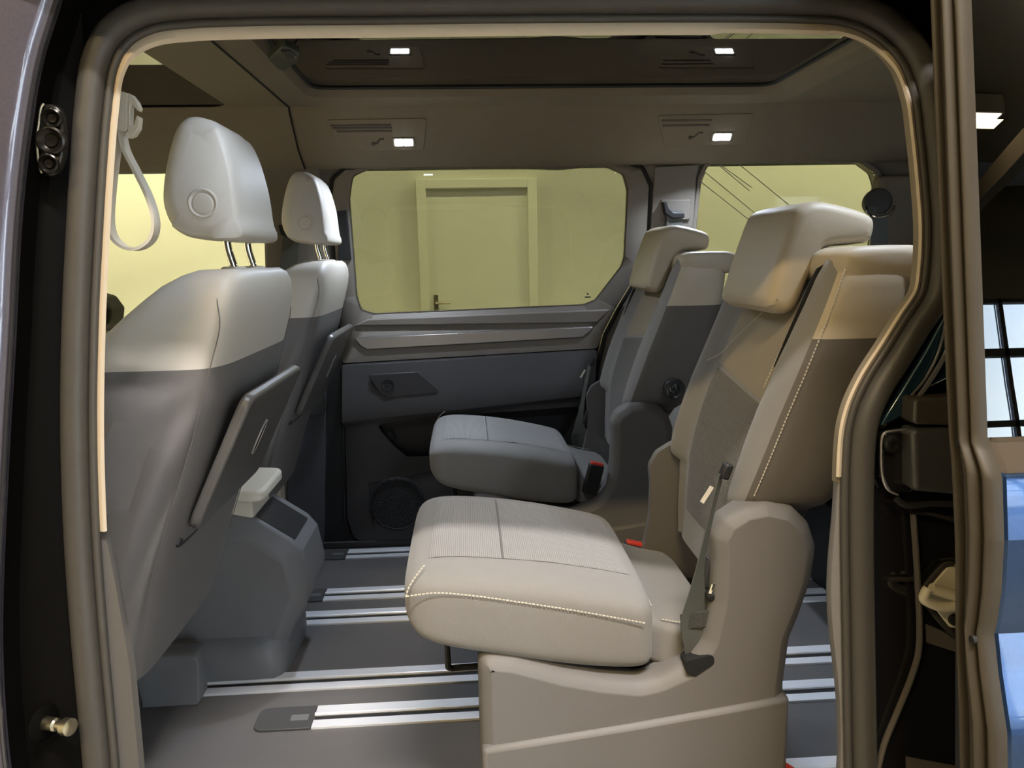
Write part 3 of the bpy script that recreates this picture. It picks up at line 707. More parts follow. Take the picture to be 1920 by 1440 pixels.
    b = NB(); box(b, V(.384, .205, .408), (.026, .03, .015), Matrix.Rotation(-.2, 3, 'Y')); obj('anchor_cover', b, M_['slot'], root, bevel=.005)
    b = NB(); tube(b, [V(.392, .214, .432), V(.380, .218, .428), V(.376, .218, .414)], .003); obj('anchor_wire', b, M_['chrome'], root)
    # buckle on the other side
    b = NB(); Mb = Matrix.Rotation(.25, 3, 'Y') @ Matrix.Rotation(0, 3, 'X'); c = V(.338, -.205, .365-.073*(s > 0)) if s > 0 else V(.330, -.207, .352)
    box(b, c, (.042, .022, .085), Mb); bk = obj('belt_buckle', b, M_['black_trim'], root, bevel=.005)
    b = NB(); box(b, c+Mb @ Vector((0, 0, .0425)), (.036, .018, .010), Mb); obj('release_button', b, M_['red'], bk, bevel=.003)
    # round lock on the back's inner side
    b = NB(); c = V(.545, -.226, .60); lathe(b, c, (0, s, 0), [(.029, -.004), (.029, .006), (.025, .009), (.021, .006), (.0, .006)], 24); lk = obj('lock_button', b, M_['plastic'], root)
    b = NB(); P = [c+Vector((.012*math.cos(a), s*.0075, .012*math.sin(a))) for a in [math.pi*.9+i*.35 for i in range(13)]]; tube(b, P, .0018, 6)
    tube(b, [c+Vector((-.006, s*.0075, .004)), c+Vector((.002, s*.0075, .012)), c+Vector((.004, s*.0075, 0))], .0018, 6); obj('lock_mark', b, M_['chrome'], lk)
    return root
near_seat = rear_seat((0, 1.325), 1, 'near single rear seat with beige headrest, belt and grey plastic base')
far_seat = rear_seat((0, 2.165), -1, 'far single rear seat beside the tinted door window, red buckle visible')
third = rear_seat((.98, 2.06), -1, 'rearmost single seat mostly hidden behind the second row')
b = NB(); tube(b, smooth([(.515, 1.12, .09), (.535, 1.11, .075), (.53, 1.10, .04), (.512, 1.10, .03)], 5), .006); rs = obj('release_strap', b, M_['red'], near_seat, label='small red pull strap')

FB = [(.285, -.74, -.545, .200), (.30, -.745, -.540, .205), (.36, -.745, -.520, .219), (.44, -.735, -.496, .229), (.52, -.715, -.466, .234), (.60, -.69, -.435, .236), (.68, -.655, -.405, .236), (.75, -.618, -.379, .235), (.80, -.586, -.366, .234), (.84, -.555, -.354, .231), (.875, -.515, -.345, .225), (.90, -.485, -.341, .216), (.92, -.46, -.341, .203), (.935, -.435, -.345, .18), (.943, -.415, -.353, .15)]
def seat_group(loc, label):
    x0, yc = 0, loc
    root = thing('front_seat', label, 'seat', (-.6, yc, 0))
    V = lambda x, v, z: Vector((x0+x, yc-v, z))
    N = 96; rg = ring2(N, 6.5); zs_ = []
    for a, c in zip(FB, FB[1:]):
        k = max(1, int((c[0]-a[0])/.012))
        for j in range(k): zs_.append(lerp(a[0], c[0], j/k))
    zs_.append(FB[-1][0]); zs_ = sorted(set(round(z, 4) for z in zs_) | {.80})
    # crease line on the side shell
    ridge = [(-.395, .775), (-.435, .762), (-.475, .72), (-.51, .66), (-.55, .58), (-.60, .47), (-.64, .36)]
    ridge = [(p.x, p.y) for p in smooth([Vector((a, b_, 0)) for a, b_ in ridge], 8)]
    def sculpt(X, z):
        best = 9; sd = 0
        for (ax, az), (bx, bz) in zip(ridge, ridge[1:]):
            dx, dz = bx-ax, bz-az; t = max(0, min(1, ((X-ax)*dx+(z-az)*dz)/(dx*dx+dz*dz+1e-9)))
            qx, qz = ax+dx*t, az+dz*t; d = math.hypot(X-qx, z-qz)
            if d < best: best = d; sd = (dx*(z-qz)-dz*(X-qx)); start = math.hypot(qx-ridge[0][0], qz-ridge[0][1])
        fade = max(0, min(1, (.79-z)/.03))*min(1, start/.13)**1.2
        inside = sd > 0
        d = best if inside else -best                 # positive below / rear of the line
        r1 = math.exp(-(d/.012)**2)*.030
        r2 = math.exp(-((d-.050)/.020)**2)*-.016
        r3 = math.exp(-((d+.032)/.024)**2)*-.040
        r4 = math.exp(-((d-.092)/.016)**2)*.008
        return (r1+r2+r3+r4)*fade
    rings = []
    for z in zs_:
        Xf, Xr, w = interp(FB, z); xc, hx = (Xf+Xr)/2, (Xr-Xf)/2; rr = []
        for c, sn in rg:
            v = sn*w; X = xc+c*hx
            if abs(sn) > .93 and -.9 < c < .93:
                v += math.copysign(sculpt(X, z), sn)*min(1, (.93-abs(c))/.08 if abs(c) > .85 else 1)
            rr.append(V(X, v, z))
        rings.append(rr)
    parts = {'upper_cover': NB(), 'back_shell': NB()}
    for i in range(len(rings)-1):
        zm = (zs_[i]+zs_[i+1])/2; bb = parts['upper_cover' if zm > .80 else 'back_shell']
        for k in range(N):
            k2 = (k+1) % N; bb.faces.new([bb.verts.new(p) for p in (rings[i][k], rings[i][k2], rings[i+1][k2], rings[i+1][k])])
    bb = parts['upper_cover']; bb.faces.new([bb.verts.new(p) for p in rings[-1]])
    bb = parts['back_shell']; bb.faces.new([bb.verts.new(p) for p in rings[0][::-1]])
    for k, bb in parts.items():
        bmesh.ops.remove_doubles(bb, verts=bb.verts, dist=.0002)
        obj(k, bb, M_['leather'] if k == 'upper_cover' else M_['shell'], root, angle=55, label='pale leatherette upper cover' if k == 'upper_cover' else None)
    b = NB()    # seams and stitching
    for sg in (1, -1):
        P = []
        for z in (.40, .50, .60, .70, .80, .86, .90, .925):
            Xf, Xr, w = interp(FB, z); P.append(V(Xr-.012*(1 if z < .88 else 2), sg*(w*.985), z))
        tube(b, smooth(P, 4), .0009, 5)
    obj('seam', b, mat('seam_thread', (.13, .12, .115), .7), root, kind='stuff')
    b = NB()
    for sg in (1, -1):
        P = []
        for z in [.55+.015*i for i in range(24)]:
            Xf, Xr, w = interp(FB, z); P.append(V(Xf+.035*(Xr-Xf)/.25, sg*(w*.93+.004), z))
        dashes(b, P)
    obj('stitching', b, M_['stitch'], root, kind='stuff')
    # cushion and pedestal, forward of the back
    b = NB(); rings = []; rg3 = ring2(40, 5)
    for X, w, zb, zt in ((-1.25, .17, .34, .42), (-1.23, .21, .30, .46), (-1.15, .235, .28, .475), (-.9, .24, .27, .46), (-.72, .235, .27, .44), (-.66, .22, .28, .43)):
        rings.append([V(X, c*w, (zb+zt)/2+sn*(zt-zb)/2) for c, sn in rg3])
    loft(b, rings); obj('cushion', b, M_['fabric'], root, subsurf=1, angle=60)
    b = NB(); prism(b, fillet([V(-1.15, .19, .0), V(-1.12, .19, .27), V(-.76, .19, .29), V(-.72, .19, .0)], .02, 3), (0, .38, 0)); obj('pedestal', b, M_['dark_trim'], root, bevel=.01)
    b = NB(); prism(b, fillet([V(-.95, -.20, .0), V(-.95, -.20, .117), V(-.603, -.20, .117), V(-.612, -.20, .0)], [0, .02, .018, .01], 3), (0, .06, 0)); obj('rail_cover', b, M_['console'], root, bevel=.006, seg=3)
    # folding tray on the back
    a0, a1 = V(-.356, .170, .752), V(-.462, .170, .535); f0, f1 = V(-.356, -.200, .752), V(-.462, -.195, .535)
    nrm = (a1-a0).cross(f0-a0).normalized()
    if nrm.x < 0: nrm = -nrm
    o1 = nrm*.002
    b = NB(); prism(b, fillet([a0+o1, f0+o1, f1+o1, a1+o1], .028, 5), nrm*.019); tr = obj('tray', b, M_['tray'], root, bevel=.006, seg=3, label='dark folding tray on the seat back')
    mid = (a0+a1+f0+f1)/4; lat = (f0-a0).normalized(); dn = (a1-a0).normalized(); c = mid-dn*.005+lat*.01+nrm*.0212
    b = NB(); Q = [c+lat*(.012*math.cos(t))+dn*(.034*math.copysign(abs(math.sin(t))**.8, math.sin(t))) for t in [2*math.pi*i/24 for i in range(24)]]
    prism(b, Q, nrm*.002); tl = obj('tray_catch', b, M_['slot'], tr)
    b = NB(); tube(b, [q+nrm*.001 for q in Q], .002, 6, True); obj('catch_rim', b, M_['alu_trim'], tl)
    b = NB(); e0, e1 = a1+dn*.03+nrm*.002, f1+dn*.03+nrm*.002; tube(b, smooth([e0-dn*.015, e0.lerp(e1, .08), e1], 6), .004, 6); obj('pocket_edge', b, M_['slot'], root)
    # headrest
    hp = [(-.350, .992), (-.352, 1.03), (-.356, 1.085), (-.366, 1.135), (-.380, 1.165), (-.402, 1.180), (-.428, 1.182), (-.448, 1.165), (-.463, 1.125), (-.473, 1.08), (-.475, 1.045), (-.466, 1.015), (-.445, .997), (-.420, .990), (-.385, .988)]
    hp = [(p.x, p.y) for p in smooth([Vector((p[0], p[1], 0)) for p in hp], 4, True)]
    b = NB(); rings = []; m_ = len(hp)
    for vv, ins, tp in ((.116, .030, 0), (.113, .019, 0), (.106, .009, 0), (.095, .0025, 0), (.06, 0, 0), (0, 0, 0), (-.06, 0, 0), (-.095, .0025, 0), (-.106, .009, 0), (-.113, .019, 0), (-.116, .030, 0)):
        q = []
        for i, (x, z) in enumerate(hp):
            a = hp[i-1]; c_ = hp[(i+1) % m_]; t = Vector((c_[0]-a[0], c_[1]-a[1], 0)).normalized(); nn = Vector((t.y, -t.x, 0))
            w2 = vv*(1-.16*max(0, (z-1.05)/.13))
            iz = ins*(.35 if z < 1.01 else 1)*(.35 if (x > -.395 and z < 1.17) else 1)
            q.append(V(x-nn.x*iz, w2, z-nn.y*iz))
        rings.append(q)
    loft(b, rings); hr = obj('headrest', b, M_['leather'], root, angle=70, label='pale leatherette headrest')
    b = NB(); c = V(-.406, .1155, 1.045)
    lathe(b, c, (0, -1, 0), [(.0235, -.008), (.0235, .0005), (.021, .002), (.0185, .0005), (.0170, -.001), (.0150, .0015), (.012, .002), (0, .002)], 28); obj('disc_button', b, M_['leather'], hr)
    for v in (.070, -.045):
        b = NB(); tube(b, smooth([V(-.388, v, 1.0), V(-.387, v, .975), V(-.379, v, .94), V(-.376, v, .90)], 4), .0065, 12); ps = obj('headrest_post', b, M_['chrome'], root)
        b = NB(); lathe(b, V(-.380, v, .943), (0, 0, 1), [(.020, -.006), (.020, .002), (.016, .004), (0, .004)], 18); obj('post_collar', b, M_['leather'], ps)
    return root
front_near = seat_group(1.335, 'near front seat with pale headrest, seen from behind at left')
def copy_tree(o, parent=None):
    c = o.copy(); COL.objects.link(c)
    if parent: c.parent = parent
    for ch in list(o.children): copy_tree(ch, c)
    return c
front_far = copy_tree(front_near); front_far.location = (-.6-.018, 1.335+.845, .012)
front_far['label'] = 'far front passenger seat with pale headrest beside the dark pillar belt'

# ---- centre console between the front seats
cs = thing('centre_console', 'grey faceted centre console with cream lid between the front seats', 'console', (-.6, 1.75, 0))
cp = [(-1.05, .02), (-.455, .02), (-.452, .075), (-.40, .155), (-.388, .20), (-.402, .285), (-.425, .315), (-.50, .368), (-.575, .385), (-1.05, .39)]
co = [(-1.05, .02), (-.46, .02), (-.432, .10), (-.392, .17), (-.388, .205), (-.402, .285), (-.425, .315), (-.50, .368), (-.575, .385), (-1.05, .39)]
ci = [(-1.05, .05), (-.485, .05), (-.462, .105), (-.428, .172), (-.424, .203), (-.436, .268), (-.452, .287), (-.512, .330), (-.578, .345), (-1.05, .35)]
b = NB(); loft(b, [xz(co, 1.875), xz(co, 1.685), xz(ci, 1.652)], cap='fill'); obj('body', b, M_['console'], cs, bevel=.007, seg=3, angle=25)
b = NB(); rings = []
for z, o_ in ((0, 0), (.045, 0), (.07, .006), (.092, .03), (.10, .05)):
    rings.append([Vector((p.x, p.y, z)) for p in fillet([(-1.1, 1.615+o_, 0), (-.448-o_*.6, 1.615+o_, 0), (-.442-o_*.6, 1.90-o_, 0), (-1.1, 1.90-o_, 0)], [.01, .06, .06, .01], 5)])
loft(b, rings); obj('foot', b, M_['console'], cs, angle=50)
b = NB(); prism(b, fillet([(-.505, 1.695, .3715), (-.420, 1.695, .3105), (-.420, 1.842, .3105), (-.505, 1.842, .3715)], .006, 2), (.0010, 0, .0014)); obj('end_recess', b, M_['plastic'], cs)
b = NB(); prism(b, fillet([(-.475, 1.655, .415), (-.475, 1.86, .415), (-.95, 1.86, .44), (-.95, 1.655, .44)], [.03, .03, .01, .01], 4), (0, 0, .028)); obj('lid', b, M_['strap'], cs, bevel=.008, seg=3, label='cream lid')
b = NB(); prism(b, [(-.51, 1.69, .36), (-.51, 1.84, .36), (-.95, 1.84, .38), (-.95, 1.69, .38)], (0, 0, .06)); obj('lid_base', b, M_['strap'], cs, bevel=.006)

# ---- belts on the far pillars
pb = thing('pillar_belt', 'dark belt hanging on the front pillar behind the far front headrest', 'belt', at(545, 450, Y=FARY-.03))
b = NB(); P = smooth([at(548, 425, Y=FARY-.02), at(546, 450, Y=FARY-.025), at(541, 500, Y=FARY-.03), at(530, 640, Y=FARY-.06)], 5); ribbon(b, P, (.052, 0, 0), .002); obj('webbing', b, M_['belt'], pb)
b = NB(); prism(b, fillet(pix([(520, 422), (565, 418), (566, 446), (552, 452), (526, 440)], Y=FARY-.04), .006, 3), (0, .03, 0)); obj('belt_guide', b, M_['plastic'], pb, bevel=.004)
pb = thing('pillar_belt', 'black belt and hooked guide on the trim pillar between far windows', 'belt', at(1265, 395, Y=FARY-.03))
b = NB(); P = smooth([at(1265, 395, Y=FARY-.02), at(1265, 415, Y=FARY-.025), at(1263, 470, Y=FARY-.03), at(1250, 640, Y=FARY-.05)], 5); ribbon(b, P, (.052, 0, 0), .002); obj('webbing', b, M_['belt'], pb)
b = NB(); prism(b, pix([(1243, 378), (1251, 378), (1254, 390), (1263, 398), (1284, 399), (1284, 408), (1262, 410), (1247, 400)], Y=FARY-.035), (0, .03, 0)); obj('belt_guide', b, M_['black_trim'], pb, bevel=.003)
b = NB(); prism(b, fillet(pix([(1240, 374), (1296, 374), (1294, 412), (1240, 414)], Y=FARY-.012), .006), (0, .01, 0)); obj('guide_plate', b, M_['trim'], pb, bevel=.003)
DY = FARY-.09
pb = thing('pillar_belt', 'round black belt guide with chrome loop on the rearmost pillar', 'belt', at(1645, 380, Y=DY))
b = NB(); c = at(1646, 378, Y=DY); lathe(b, c, (-.35, -1, .1), [(.042, -.03), (.042, .0), (.036, .010), (0, .012)], 24); obj('guide_cap', b, M_['dark_trim'], pb)
b = NB(); tube(b, [c+Vector((.046*math.cos(a), -.014, .036*math.sin(a)-.012)) for a in [math.pi*1.02+i*math.pi*.96/12 for i in range(13)]], .004, 8); obj('loop', b, M_['chrome'], pb)
b = NB(); ribbon(b, [at(1646, 388, Y=DY-.01), at(1648, 430, Y=DY-.01), at(1652, 600, Y=DY)], (.056, 0, 0), .002); obj('webbing', b, M_['belt'], pb)

# ================================================================== NEAR BODY SIDE
opening = [(190, 1560), (182, 1440), (160, 1200), (146, 1000), (140, 800), (143, 600), (151, 430), (158, 310), (166, 210), (179, 118), (209, 60), (265, 24), (345, 11), (500, 6), (760, 4), (960, 2), (1250, 1), (1500, 3), (1600, 12), (1668, 44), (1718, 97), (1744, 165), (1755, 240), (1764, 330), (1770, 420), (1767, 500), (1756, 560), (1721, 615), (1688, 668), (1650, 728), (1625, 788), (1616, 860), (1614, 1000), (1617, 1200), (1621, 1440), (1624, 1560)]
path = smooth([at_body(*p) for p in opening], 10)
cen = Vector((.05, .88, .75)); NRM = []
for i, p in enumerate(path):
    t = (path[min(len(path)-1, i+1)]-path[max(0, i-1)]).normalized(); nn = Vector((t.z, 0, -t.x)).normalized()
    NRM.append(nn)
if NRM[len(path)//2].z > 0: NRM = [-q for q in NRM]       # points into the opening
AX = Vector((0, 1, 0))
body = thing('body_opening', 'dark painted body frame around the sliding door opening', None, (0, .86, 0), kind='structure')
def circ(r, a, b_, n=14, ry=None): return [(a+r*math.cos(2*math.pi*k/n), b_+(ry or r)*math.sin(2*math.pi*k/n)) for k in range(n)]
b = NB(); sweep(b, path, circ(.0150, 0, 0, 18, .013), NRM, AX, closed=False); obj('door_seal', b, M_['rubber'], body, label='thick grey rubber door seal')
b = NB(); sweep(b, path, circ(.0050, .0185, .004, 10), NRM, AX, closed=False); obj('inner_lip', b, M_['rubber'], body)
b = NB(); sweep(b, path, [(-.016, .004), (.018, .006), (.018, .018), (-.016, .022)], NRM, AX, closed=False); obj('seal_carrier', b, M_['black'], body)
# cream edge of the trim, ending above the floor on both sides
def clip(path, test): return [i for i, p in enumerate(path) if test(p)]
zl = at_body(186, 1005).z; zr = at_body(1580, 902).z
idx = [i for i, p in enumerate(path) if p.z > (zl if p.x < 0 else zr)]
topz = max(p.z for p in path); rings = []
b = NB(); vs = []
for i in idx:
    p = path[i]; up_ = max(0, -NRM[i].z); wd = .0085+.008*max(0, up_-.2)*(1.0 if p.x < .45 else 0.7)
    if p.x > .3: wd *= .85
    q = [(.0225, .004), (.0225+wd*.7, .001), (.0225+wd, .004), (.0225+wd-.013, .020), (.012, .020)]
    vs.append(ringverts(b, [p+NRM[i]*a+AX*d for a, d in q]))
for a, c in zip(vs, vs[1:]): bridge(b, a, c)
b.faces.new(vs[0][::-1]); b.faces.new(vs[-1]); obj('trim_edge', b, M_['cream'], body, angle=50, label='cream trim edge')
# trim inside the pillars behind the seal (cream to grey)
def inner_trim(name, sel, mt, a0, depth, a1):
    b = NB(); vs = []
    for i in sel:
        p = path[i]; vs.append(ringverts(b, [p+NRM[i]*a0+AX*.008, p+NRM[i]*a1(p)*.93+AX*.010, p+NRM[i]*a1(p)+AX*.018, p+NRM[i]*(a1(p)-.7*(depth-.018))+AX*depth, p+NRM[i]*(a0-.10)+AX*depth]))
    for a, c in zip(vs, vs[1:]): bridge(b, a, c, False)
    return obj(name, b, mt, body, angle=55)
inner_trim('pillar_foot', [i for i, p in enumerate(path) if p.x < 0 and p.z < zl+.02], M_['foot'], .016, .10, lambda p: .026+.020*min(1, max(0, (zl-p.z)/.16))**.7)
inner_trim('pillar_foot', [i for i, p in enumerate(path) if p.x > 0 and p.z < zr+.002], M_['base'], .018, .06, lambda p: .026+.010*math.sin(max(0, min(1, (zr-p.z)/.30))*math.pi)**2+.007*max(0, min(1, (.33-p.z)/.1)))
inner_trim('pillar_trim', [i for i, p in enumerate(path) if p.x > .3 and p.z > zr-.01], M_['headliner'], .018, .07, lambda p: .028)
# door sill
b = NB(); prism(b, [(-.60, .62, -.30), (1.2, .62, -.30), (1.2, .62, -.06), (-.60, .62, -.06)], (0, .22, 0)); obj('sill', b, M_['paint'], body, bevel=.02, seg=3)
# painted recess around the seal: outer loop
lft = [(52, 1560), (22, 1440), (6, 1200), (16, 900), (30, 650), (42, 420), (60, 250), (82, 120), (112, 20), (135, -60)]
outL = [at_body(*p, off=-.035) for p in lft]
b = NB(); vs = []; PL = smooth(outL, 6)
pl_idx = [i for i, p in enumerate(path) if p.x < -.2]
def near_path(z, side):
    c = [(abs(p.z-z), i) for i, p in enumerate(path) if (p.x < 0) == (side < 0) and (p.z < 1.16)]
    return min(c)[1]
for p in PL:
    i = near_path(p.z, -1); q = path[i]-NRM[i]*.010+AX*.006
    vs.append(ringverts(b, [p, p.lerp(q, .06)+AX*.022, p.lerp(q, .35)+AX*.010, p.lerp(q, .8)+AX*.004, q]))
for a, c in zip(vs, vs[1:]): bridge(b, a, c, False)
obj('front_pillar_flange', b, M_['black'], body, angle=40)
# painted strip all round the seal, widening to the roof side
b = NB(); vs = []
for i, p in enumerate(path):
    if p.z < .75: continue
    k = min(1, (p.z-.75)/.3)*.085+.012
    vs.append(ringverts(b, [p-NRM[i]*.004+AX*.008, p-NRM[i]*.02+AX*.010, p-NRM[i]*k+AX*.012]))
for a, c in zip(vs, vs[1:]): bridge(b, a, c, False)
obj('roof_side', b, M_['black'], body)
# rear recess panel behind the open door
b = NB(); vs = []
for k in range(40):
    z = lerp(.10, 1.215, k/39); i = near_path(min(z, 1.15), 1); q = path[i]-NRM[i]*.010+AX*.008
    q = Vector((q.x, yb(z)+.008, z)); vs.append(ringverts(b, [q, Vector((q.x+.05, yb(z)+.012, z)), Vector((q.x+.25, yb(z)+.02, z)), Vector((1.6, yb(z)+.02, z))]))
for a, c in zip(vs, vs[1:]): bridge(b, a, c, False)
obj('quarter_panel', b, M_['black_gloss'], body, angle=40)
# blue reveal and rail mouth
def bpix(pts, off=0): return [at_body(*p, off=off) for p in pts]
b = NB(); prism(b, bpix([(1772, 590), (1790, 560), (1800, 700), (1706, 745), (1700, 780), (1650, 800), (1692, 730), (1735, 660)], -.004), (0, .01, 0)); obj('blue_reveal', b, mat('blue_reveal_paint', (.012, .035, .055), .25, .4, coat=1), body, bevel=.003)
b = NB(); tube(b, smooth(bpix([(1774, 600), (1760, 660), (1735, 710), (1708, 742)], -.008), 5), .0016, 6); tube(b, smooth(bpix([(1790, 610), (1775, 660), (1745, 712), (1722, 745)], -.010), 5), .003, 6); obj('flange_edge', b, M_['alu_trim'], body)
b = NB(); prism(b, fillet(bpix([(1716, 748), (1830, 744), (1830, 800), (1714, 796)], -.03), .004, 2), (0, .03, 0)); obj('rail_mouth', b, mat('rail_mouth_paint', (.05, .043, .034), .35), body, bevel=.003)
# hinge arm with bolt
ha = thing('door_hinge_arm', 'dark grey hinge arm with bolted plate behind the sliding door edge', 'hinge', at_body(1690, 860))
b = NB(); prism(b, fillet(bpix([(1653, 812), (1718, 803), (1718, 925), (1668, 924), (1654, 895)], -.006), .012, 3), (0, .012, 0)); obj('plate', b, M_['black_gloss'], ha, bevel=.003, seg=3)
b = NB(); prism(b, bpix([(1712, 805), (1830, 800), (1830, 932), (1714, 922)], -.03), (0, .03, 0)); obj('arm', b, mat('arm_paint', (.05, .05, .05), .3), ha, bevel=.006, seg=3)
b = NB(); c = at_body(1672, 832, -.012); lathe(b, c, (0, -1, 0), [(.0115, -.004), (.0115, .002), (.009, .0055), (.005, .006), (.0045, .003), (0, .003)], 18); obj('bolt', b, mat('black_bolt', (.03, .03, .03), .25, .6), ha)
b = NB(); tube(b, smooth(bpix([(1680, 935), (1700, 948), (1750, 944), (1800, 946)], -.012), 4), .004, 8); obj('ledge', b, M_['slot'], ha)
b = NB(); tube(b, smooth(bpix([(1716, 804), (1672, 808), (1655, 816), (1652, 850), (1654, 892), (1664, 918), (1684, 928)], -.014), 4), .0014, 6); obj('plate_highlight', b, M_['alu_trim'], ha)  # bright tube laid on for the highlight along the plate's outline
# seams of the quarter panel
b = NB(); tube(b, smooth(bpix([(1712, 962), (1720, 1080), (1724, 1200), (1712, 1260), (1680, 1340), (1656, 1400), (1640, 1470)], .004), 5), .0038, 8); obj('weld_flange', b, M_['vent'], body)
b = NB(); tube(b, bpix([(1706, 960), (1740, 962), (1830, 985)], .0), .003, 8); tube(b, bpix([(1666, 1086), (1712, 1086)], .006), .003, 8); obj('panel_edge', b, mat('edge_paint', (.06, .055, .05), .2, .5, coat=1), body)
b = NB(); prism(b, bpix([(1736, 1170), (1830, 1210), (1830, 1235), (1738, 1205)], .012), (0, .004, 0)); prism(b, bpix([(1668, 1412), (1830, 1445), (1830, 1475), (1668, 1432)], .012), (0, .004, 0)); obj('panel_band', b, M_['vent'], body)
# cream catch
lt = thing('door_catch', 'cream door catch with hook on the dark panel behind sliding door', 'latch', at_body(1770, 1120))
b = NB(); prism(b, fillet(bpix([(1737, 1110), (1776, 1064), (1830, 1060), (1830, 1190), (1780, 1176), (1752, 1140)], -.004), .006, 3), (0, .01, 0)); obj('plate', b, M_['latch'], lt, bevel=.002)
b = NB(); tube(b, smooth(bpix([(1740, 1104), (1735, 1112), (1734, 1125), (1764, 1138), (1800, 1136)], -.018), 5), .006, 10); tube(b, bpix([(1746, 1104), (1805, 1122)], -.014), .007, 10); obj('hook', b, M_['latch'], lt)
b = NB(); lathe(b, at_body(1789, 1162, -.006), (0, -1, 0), [(.007, -.002), (.007, .002), (0, .002)], 16); obj('screw_hole', b, M_['slot'], lt)
b = NB(); tube(b, smooth(bpix([(1786, 1058), (1768, 1062), (1734, 1102), (1730, 1116), (1752, 1150), (1780, 1182), (1800, 1192)], .0), 4), .004, 8); obj('gasket', b, mat('gasket_rubber', (.04, .035, .03), .25), lt)
# striker plate and pin on the left flange
def lpix(x, y, off=-.028): return at_body(x, y, off)
sk = thing('striker_plate', 'dark oval striker plate with three bores on the left door pillar', 'latch', lpix(95, 262))
b = NB(); prism(b, smooth([lpix(*p) for p in ((80, 196), (108, 200), (118, 230), (118, 290), (104, 326), (84, 328), (74, 300), (70, 262), (73, 225))], 4, True), (0, .012, 0)); obj('plate', b, mat('burnished_steel', (.012, .011, .009), .3, .3), sk, bevel=.003, seg=3)
for (x, y, r) in ((98, 222, .0105), (96, 264, .0150), (92, 307, .0105)):
    b = NB(); lathe(b, lpix(x, y, -.030), (.1, -1, 0), [(r, -.004), (r, .003), (r*.86, .004), (r*.62, .0), (r*.5, -.001), (r*.42, .001), (0, .0)], 22); obj('bore', b, mat('bore_steel', (.016, .014, .011), .25, .6), sk)
b = NB(); tube(b, smooth([lpix(*p, -.031) for p in ((82, 194), (76, 205), (72, 235), (69, 262), (72, 300), (78, 325))], 4), .0014, 6); obj('rim', b, M_['steel'], sk)
sp_ = thing('door_stop_pin', 'short brass coloured stop pin at the bottom of left pillar', 'pin', lpix(85, 1358))
b = NB(); c = lpix(88, 1356, -.02); ax = (Vector((.92, -.38, .06))).normalized()
lathe(b, c, ax, [(.0075, -.01), (.0075, .014), (.0055, .016), (.0055, .026), (.0095, .027), (.0095, .036), (.007, .0375), (0, .0375)], 20); obj('pin', b, M_['steel'], sp_)
b = NB(); lathe(b, c-ax*.004, ax, [(.018, -.003), (.020, .001), (.016, .003), (0, .003)], 22); obj('socket', b, M_['black'], sp_)

# front door skin at far left
fd = thing('front_door', 'dark metallic front door edge at the left of the opening', 'door', (-.6, .76, .3))
b = NB(); vs = []
for p in PL:
    q = p+Vector((-.003, -.012, 0)); vs.append(ringverts(b, [p+AX*.03+Vector((-.004, 0, 0)), p+Vector((0, -.004, 0)), q, q+Vector((-.012, -.006, 0)), q+Vector((-.10, -.022, 0)), q+Vector((-.9, -.05, 0))]))
for a, c in zip(vs, vs[1:]): bridge(b, a, c, False)
obj('door_skin', b, mat('purple_reflection_paint', (.10, .088, .112), .32, .5, coat=.8, var=.2, vscale=350), fd, angle=60)  # purple-grey reflections on the dark blue paint are put into this colour
b = NB(); tube(b, [p+Vector((.0005, -.010, 0)) for p in PL], .0028, 8); obj('door_edge', b, mat('door_edge_lacquer', (.10, .10, .12), .15, .8, coat=1), fd)
# pull strap at the left pillar
sx = thing('pull_strap', 'cream strap loop hanging from housing on the left pillar', 'strap', at(240, 215, Y=.985))
SY = .985
b = NB(); prism(b, fillet(pix([(214, 169), (240, 173), (239, 246), (213, 245)], Y=SY), .006, 3), (0, .014, 0)); obj('housing', b, M_['strap'], sx, bevel=.004, seg=3)
b = NB(); prism(b, [p for p in pix([(239, 174), (246, 177), (256, 190), (261, 202), (258, 208), (247, 196), (244, 198), (243, 232), (250, 234), (256, 216), (261, 220), (259, 240), (250, 254), (240, 258), (232, 256), (236, 246), (239, 246)], Y=SY)], (0, .012, 0)); obj('clip', b, M_['strap'], sx, bevel=.003)
lp = [(222, 246), (217, 290), (210, 350), (206, 410), (214, 445), (236, 464), (262, 466), (286, 448), (292, 415), (280, 370), (256, 320), (236, 280), (229, 246)]
b = NB(); P = smooth(pix(lp, Y=SY+.012), 5); ribbon(b, P, (0, .020, 0), .0038); obj('loop', b, M_['strap'], sx, angle=60)

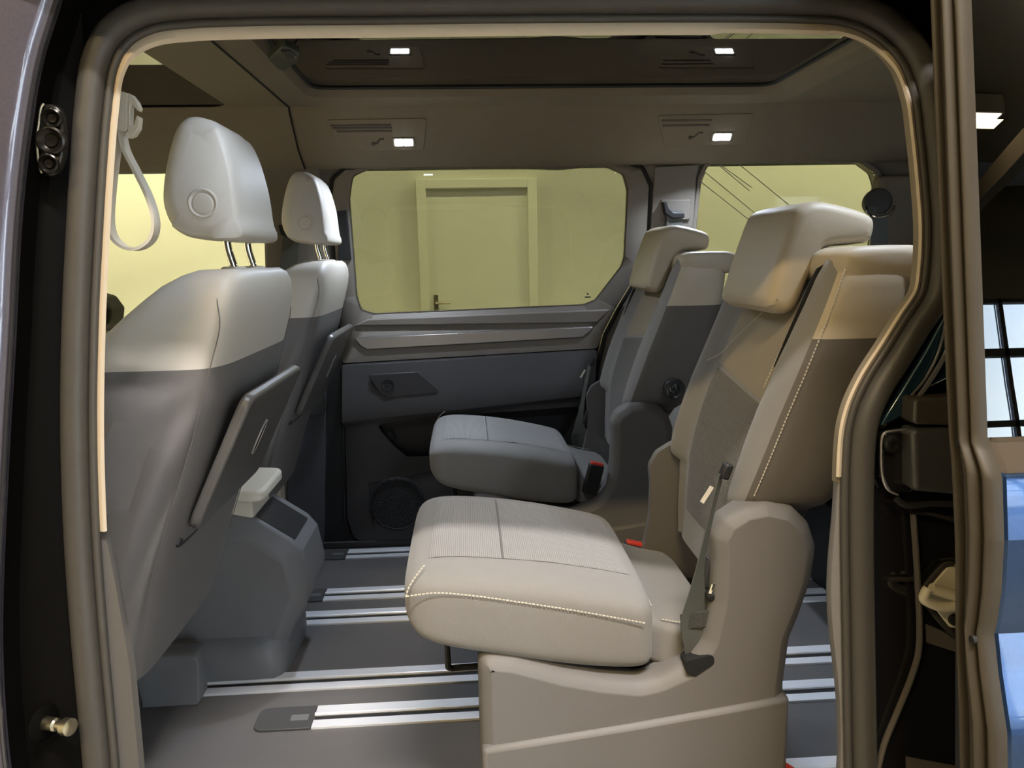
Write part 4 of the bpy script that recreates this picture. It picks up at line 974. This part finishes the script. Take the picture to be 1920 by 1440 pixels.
# ================================================================== OPEN SLIDING DOOR (right)
sd = thing('sliding_door', 'open dark blue sliding door mirroring sky, at right edge', 'door', (.95, .68, .1))
EI = [(1.32, .808), (1.20, .785), (1.0, .748), (.828, .715), (.671, .683), (.437, .647), (.2, .62), (-.2, .60)]
EO = [(1.32, .768), (1.188, .744), (1.0, .710), (.80, .6745), (.767, .669), (.745, .652), (.737, .648), (.68, .6385), (.63, .636), (.597, .638), (.585, .640), (.55, .630), (.50, .612), (.46, .606), (.30, .600), (-.2, .595)]
ei = sorted(EI); eo = sorted(EO); DXX = .485
SEALP = [(0, .03), (0, .006)]+[(.02+.96*k/42, .008-.017*abs(math.sin(math.pi*(.12+3.76*k/42)))**.55*(1, .8, 1.1, .7, .7)[int(.12+3.76*k/42)]) for k in range(43)]+[(1.0, .006), (1.0, .012)]
zlist = sorted(set([-.2+.02*i for i in range(77)]+[z for z, _ in EO]))
b = NB(); vs = []
for z in zlist:
    yi, yo = interp(ei, z)[0], interp(eo, z)[0]; w = yi-yo
    pr = []
    for u, dx in SEALP:
        pr.append(Vector((DXX+dx, yi-u*w, z)))
    vs.append(ringverts(b, pr))
for a, c in zip(vs, vs[1:]): bridge(b, a, c, False)
obj('edge_seal', b, M_['rubber_light'], sd, angle=50, label='grooved brown rubber seal on the door edge')
def skin(z0, z1, xa, off, mt, nm, lab=None, thick=0):
    b = NB(); vs = []
    zz = [z for z in zlist if z0 < z < z1]; zz = [z0]+zz+[z1]
    for z in zz:
        y = interp(eo, z)[0]+off; vs.append(ringverts(b, [Vector((xa, y+.012, z)), Vector((xa+.001, y+.003, z)), Vector((xa+.006, y, z)), Vector((xa+.12, y-.001, z)), Vector((1.7, y+.02, z))]))
    for a, c in zip(vs, vs[1:]): bridge(b, a, c, False)
    return obj(nm, b, mt, sd, angle=20, label=lab)
skin(.772, 1.32, DXX+.004, 0, M_['doorglass'], 'door_pane', 'dark privacy glass mirroring the garage')
skin(.742, .772, DXX+.012, -.001, mat('belt_trim_rubber', (.07, .055, .04), .9, spec=.1), 'belt_trim')
skin(-.2, .742, DXX+.010, 0, M_['paint_blue'], 'door_skin', 'dark blue metallic door skin')
b = NB(); prism(b, [(DXX+.03, .80, 1.32), (1.7, .82, 1.32), (1.7, .64, -.2), (DXX+.03, .62, -.2)], (0, .012, 0)); obj('inner_card', b, M_['black_trim'], sd)
b = NB()
for x, y in ((1785, 825), (1800, 830), (1812, 1200), (1818, 1196)):
    pass
c = at(1801, 829, X=DXX-.006); lathe(b, c, (-1, 0, 0), [(.004, -.002), (.004, .002), (0, .002)], 10); c = at(1825, 1199, X=DXX-.006); lathe(b, c, (-1, 0, 0), [(.004, -.002), (.004, .002), (0, .002)], 10); obj('seal_clip', b, M_['slot'], sd)
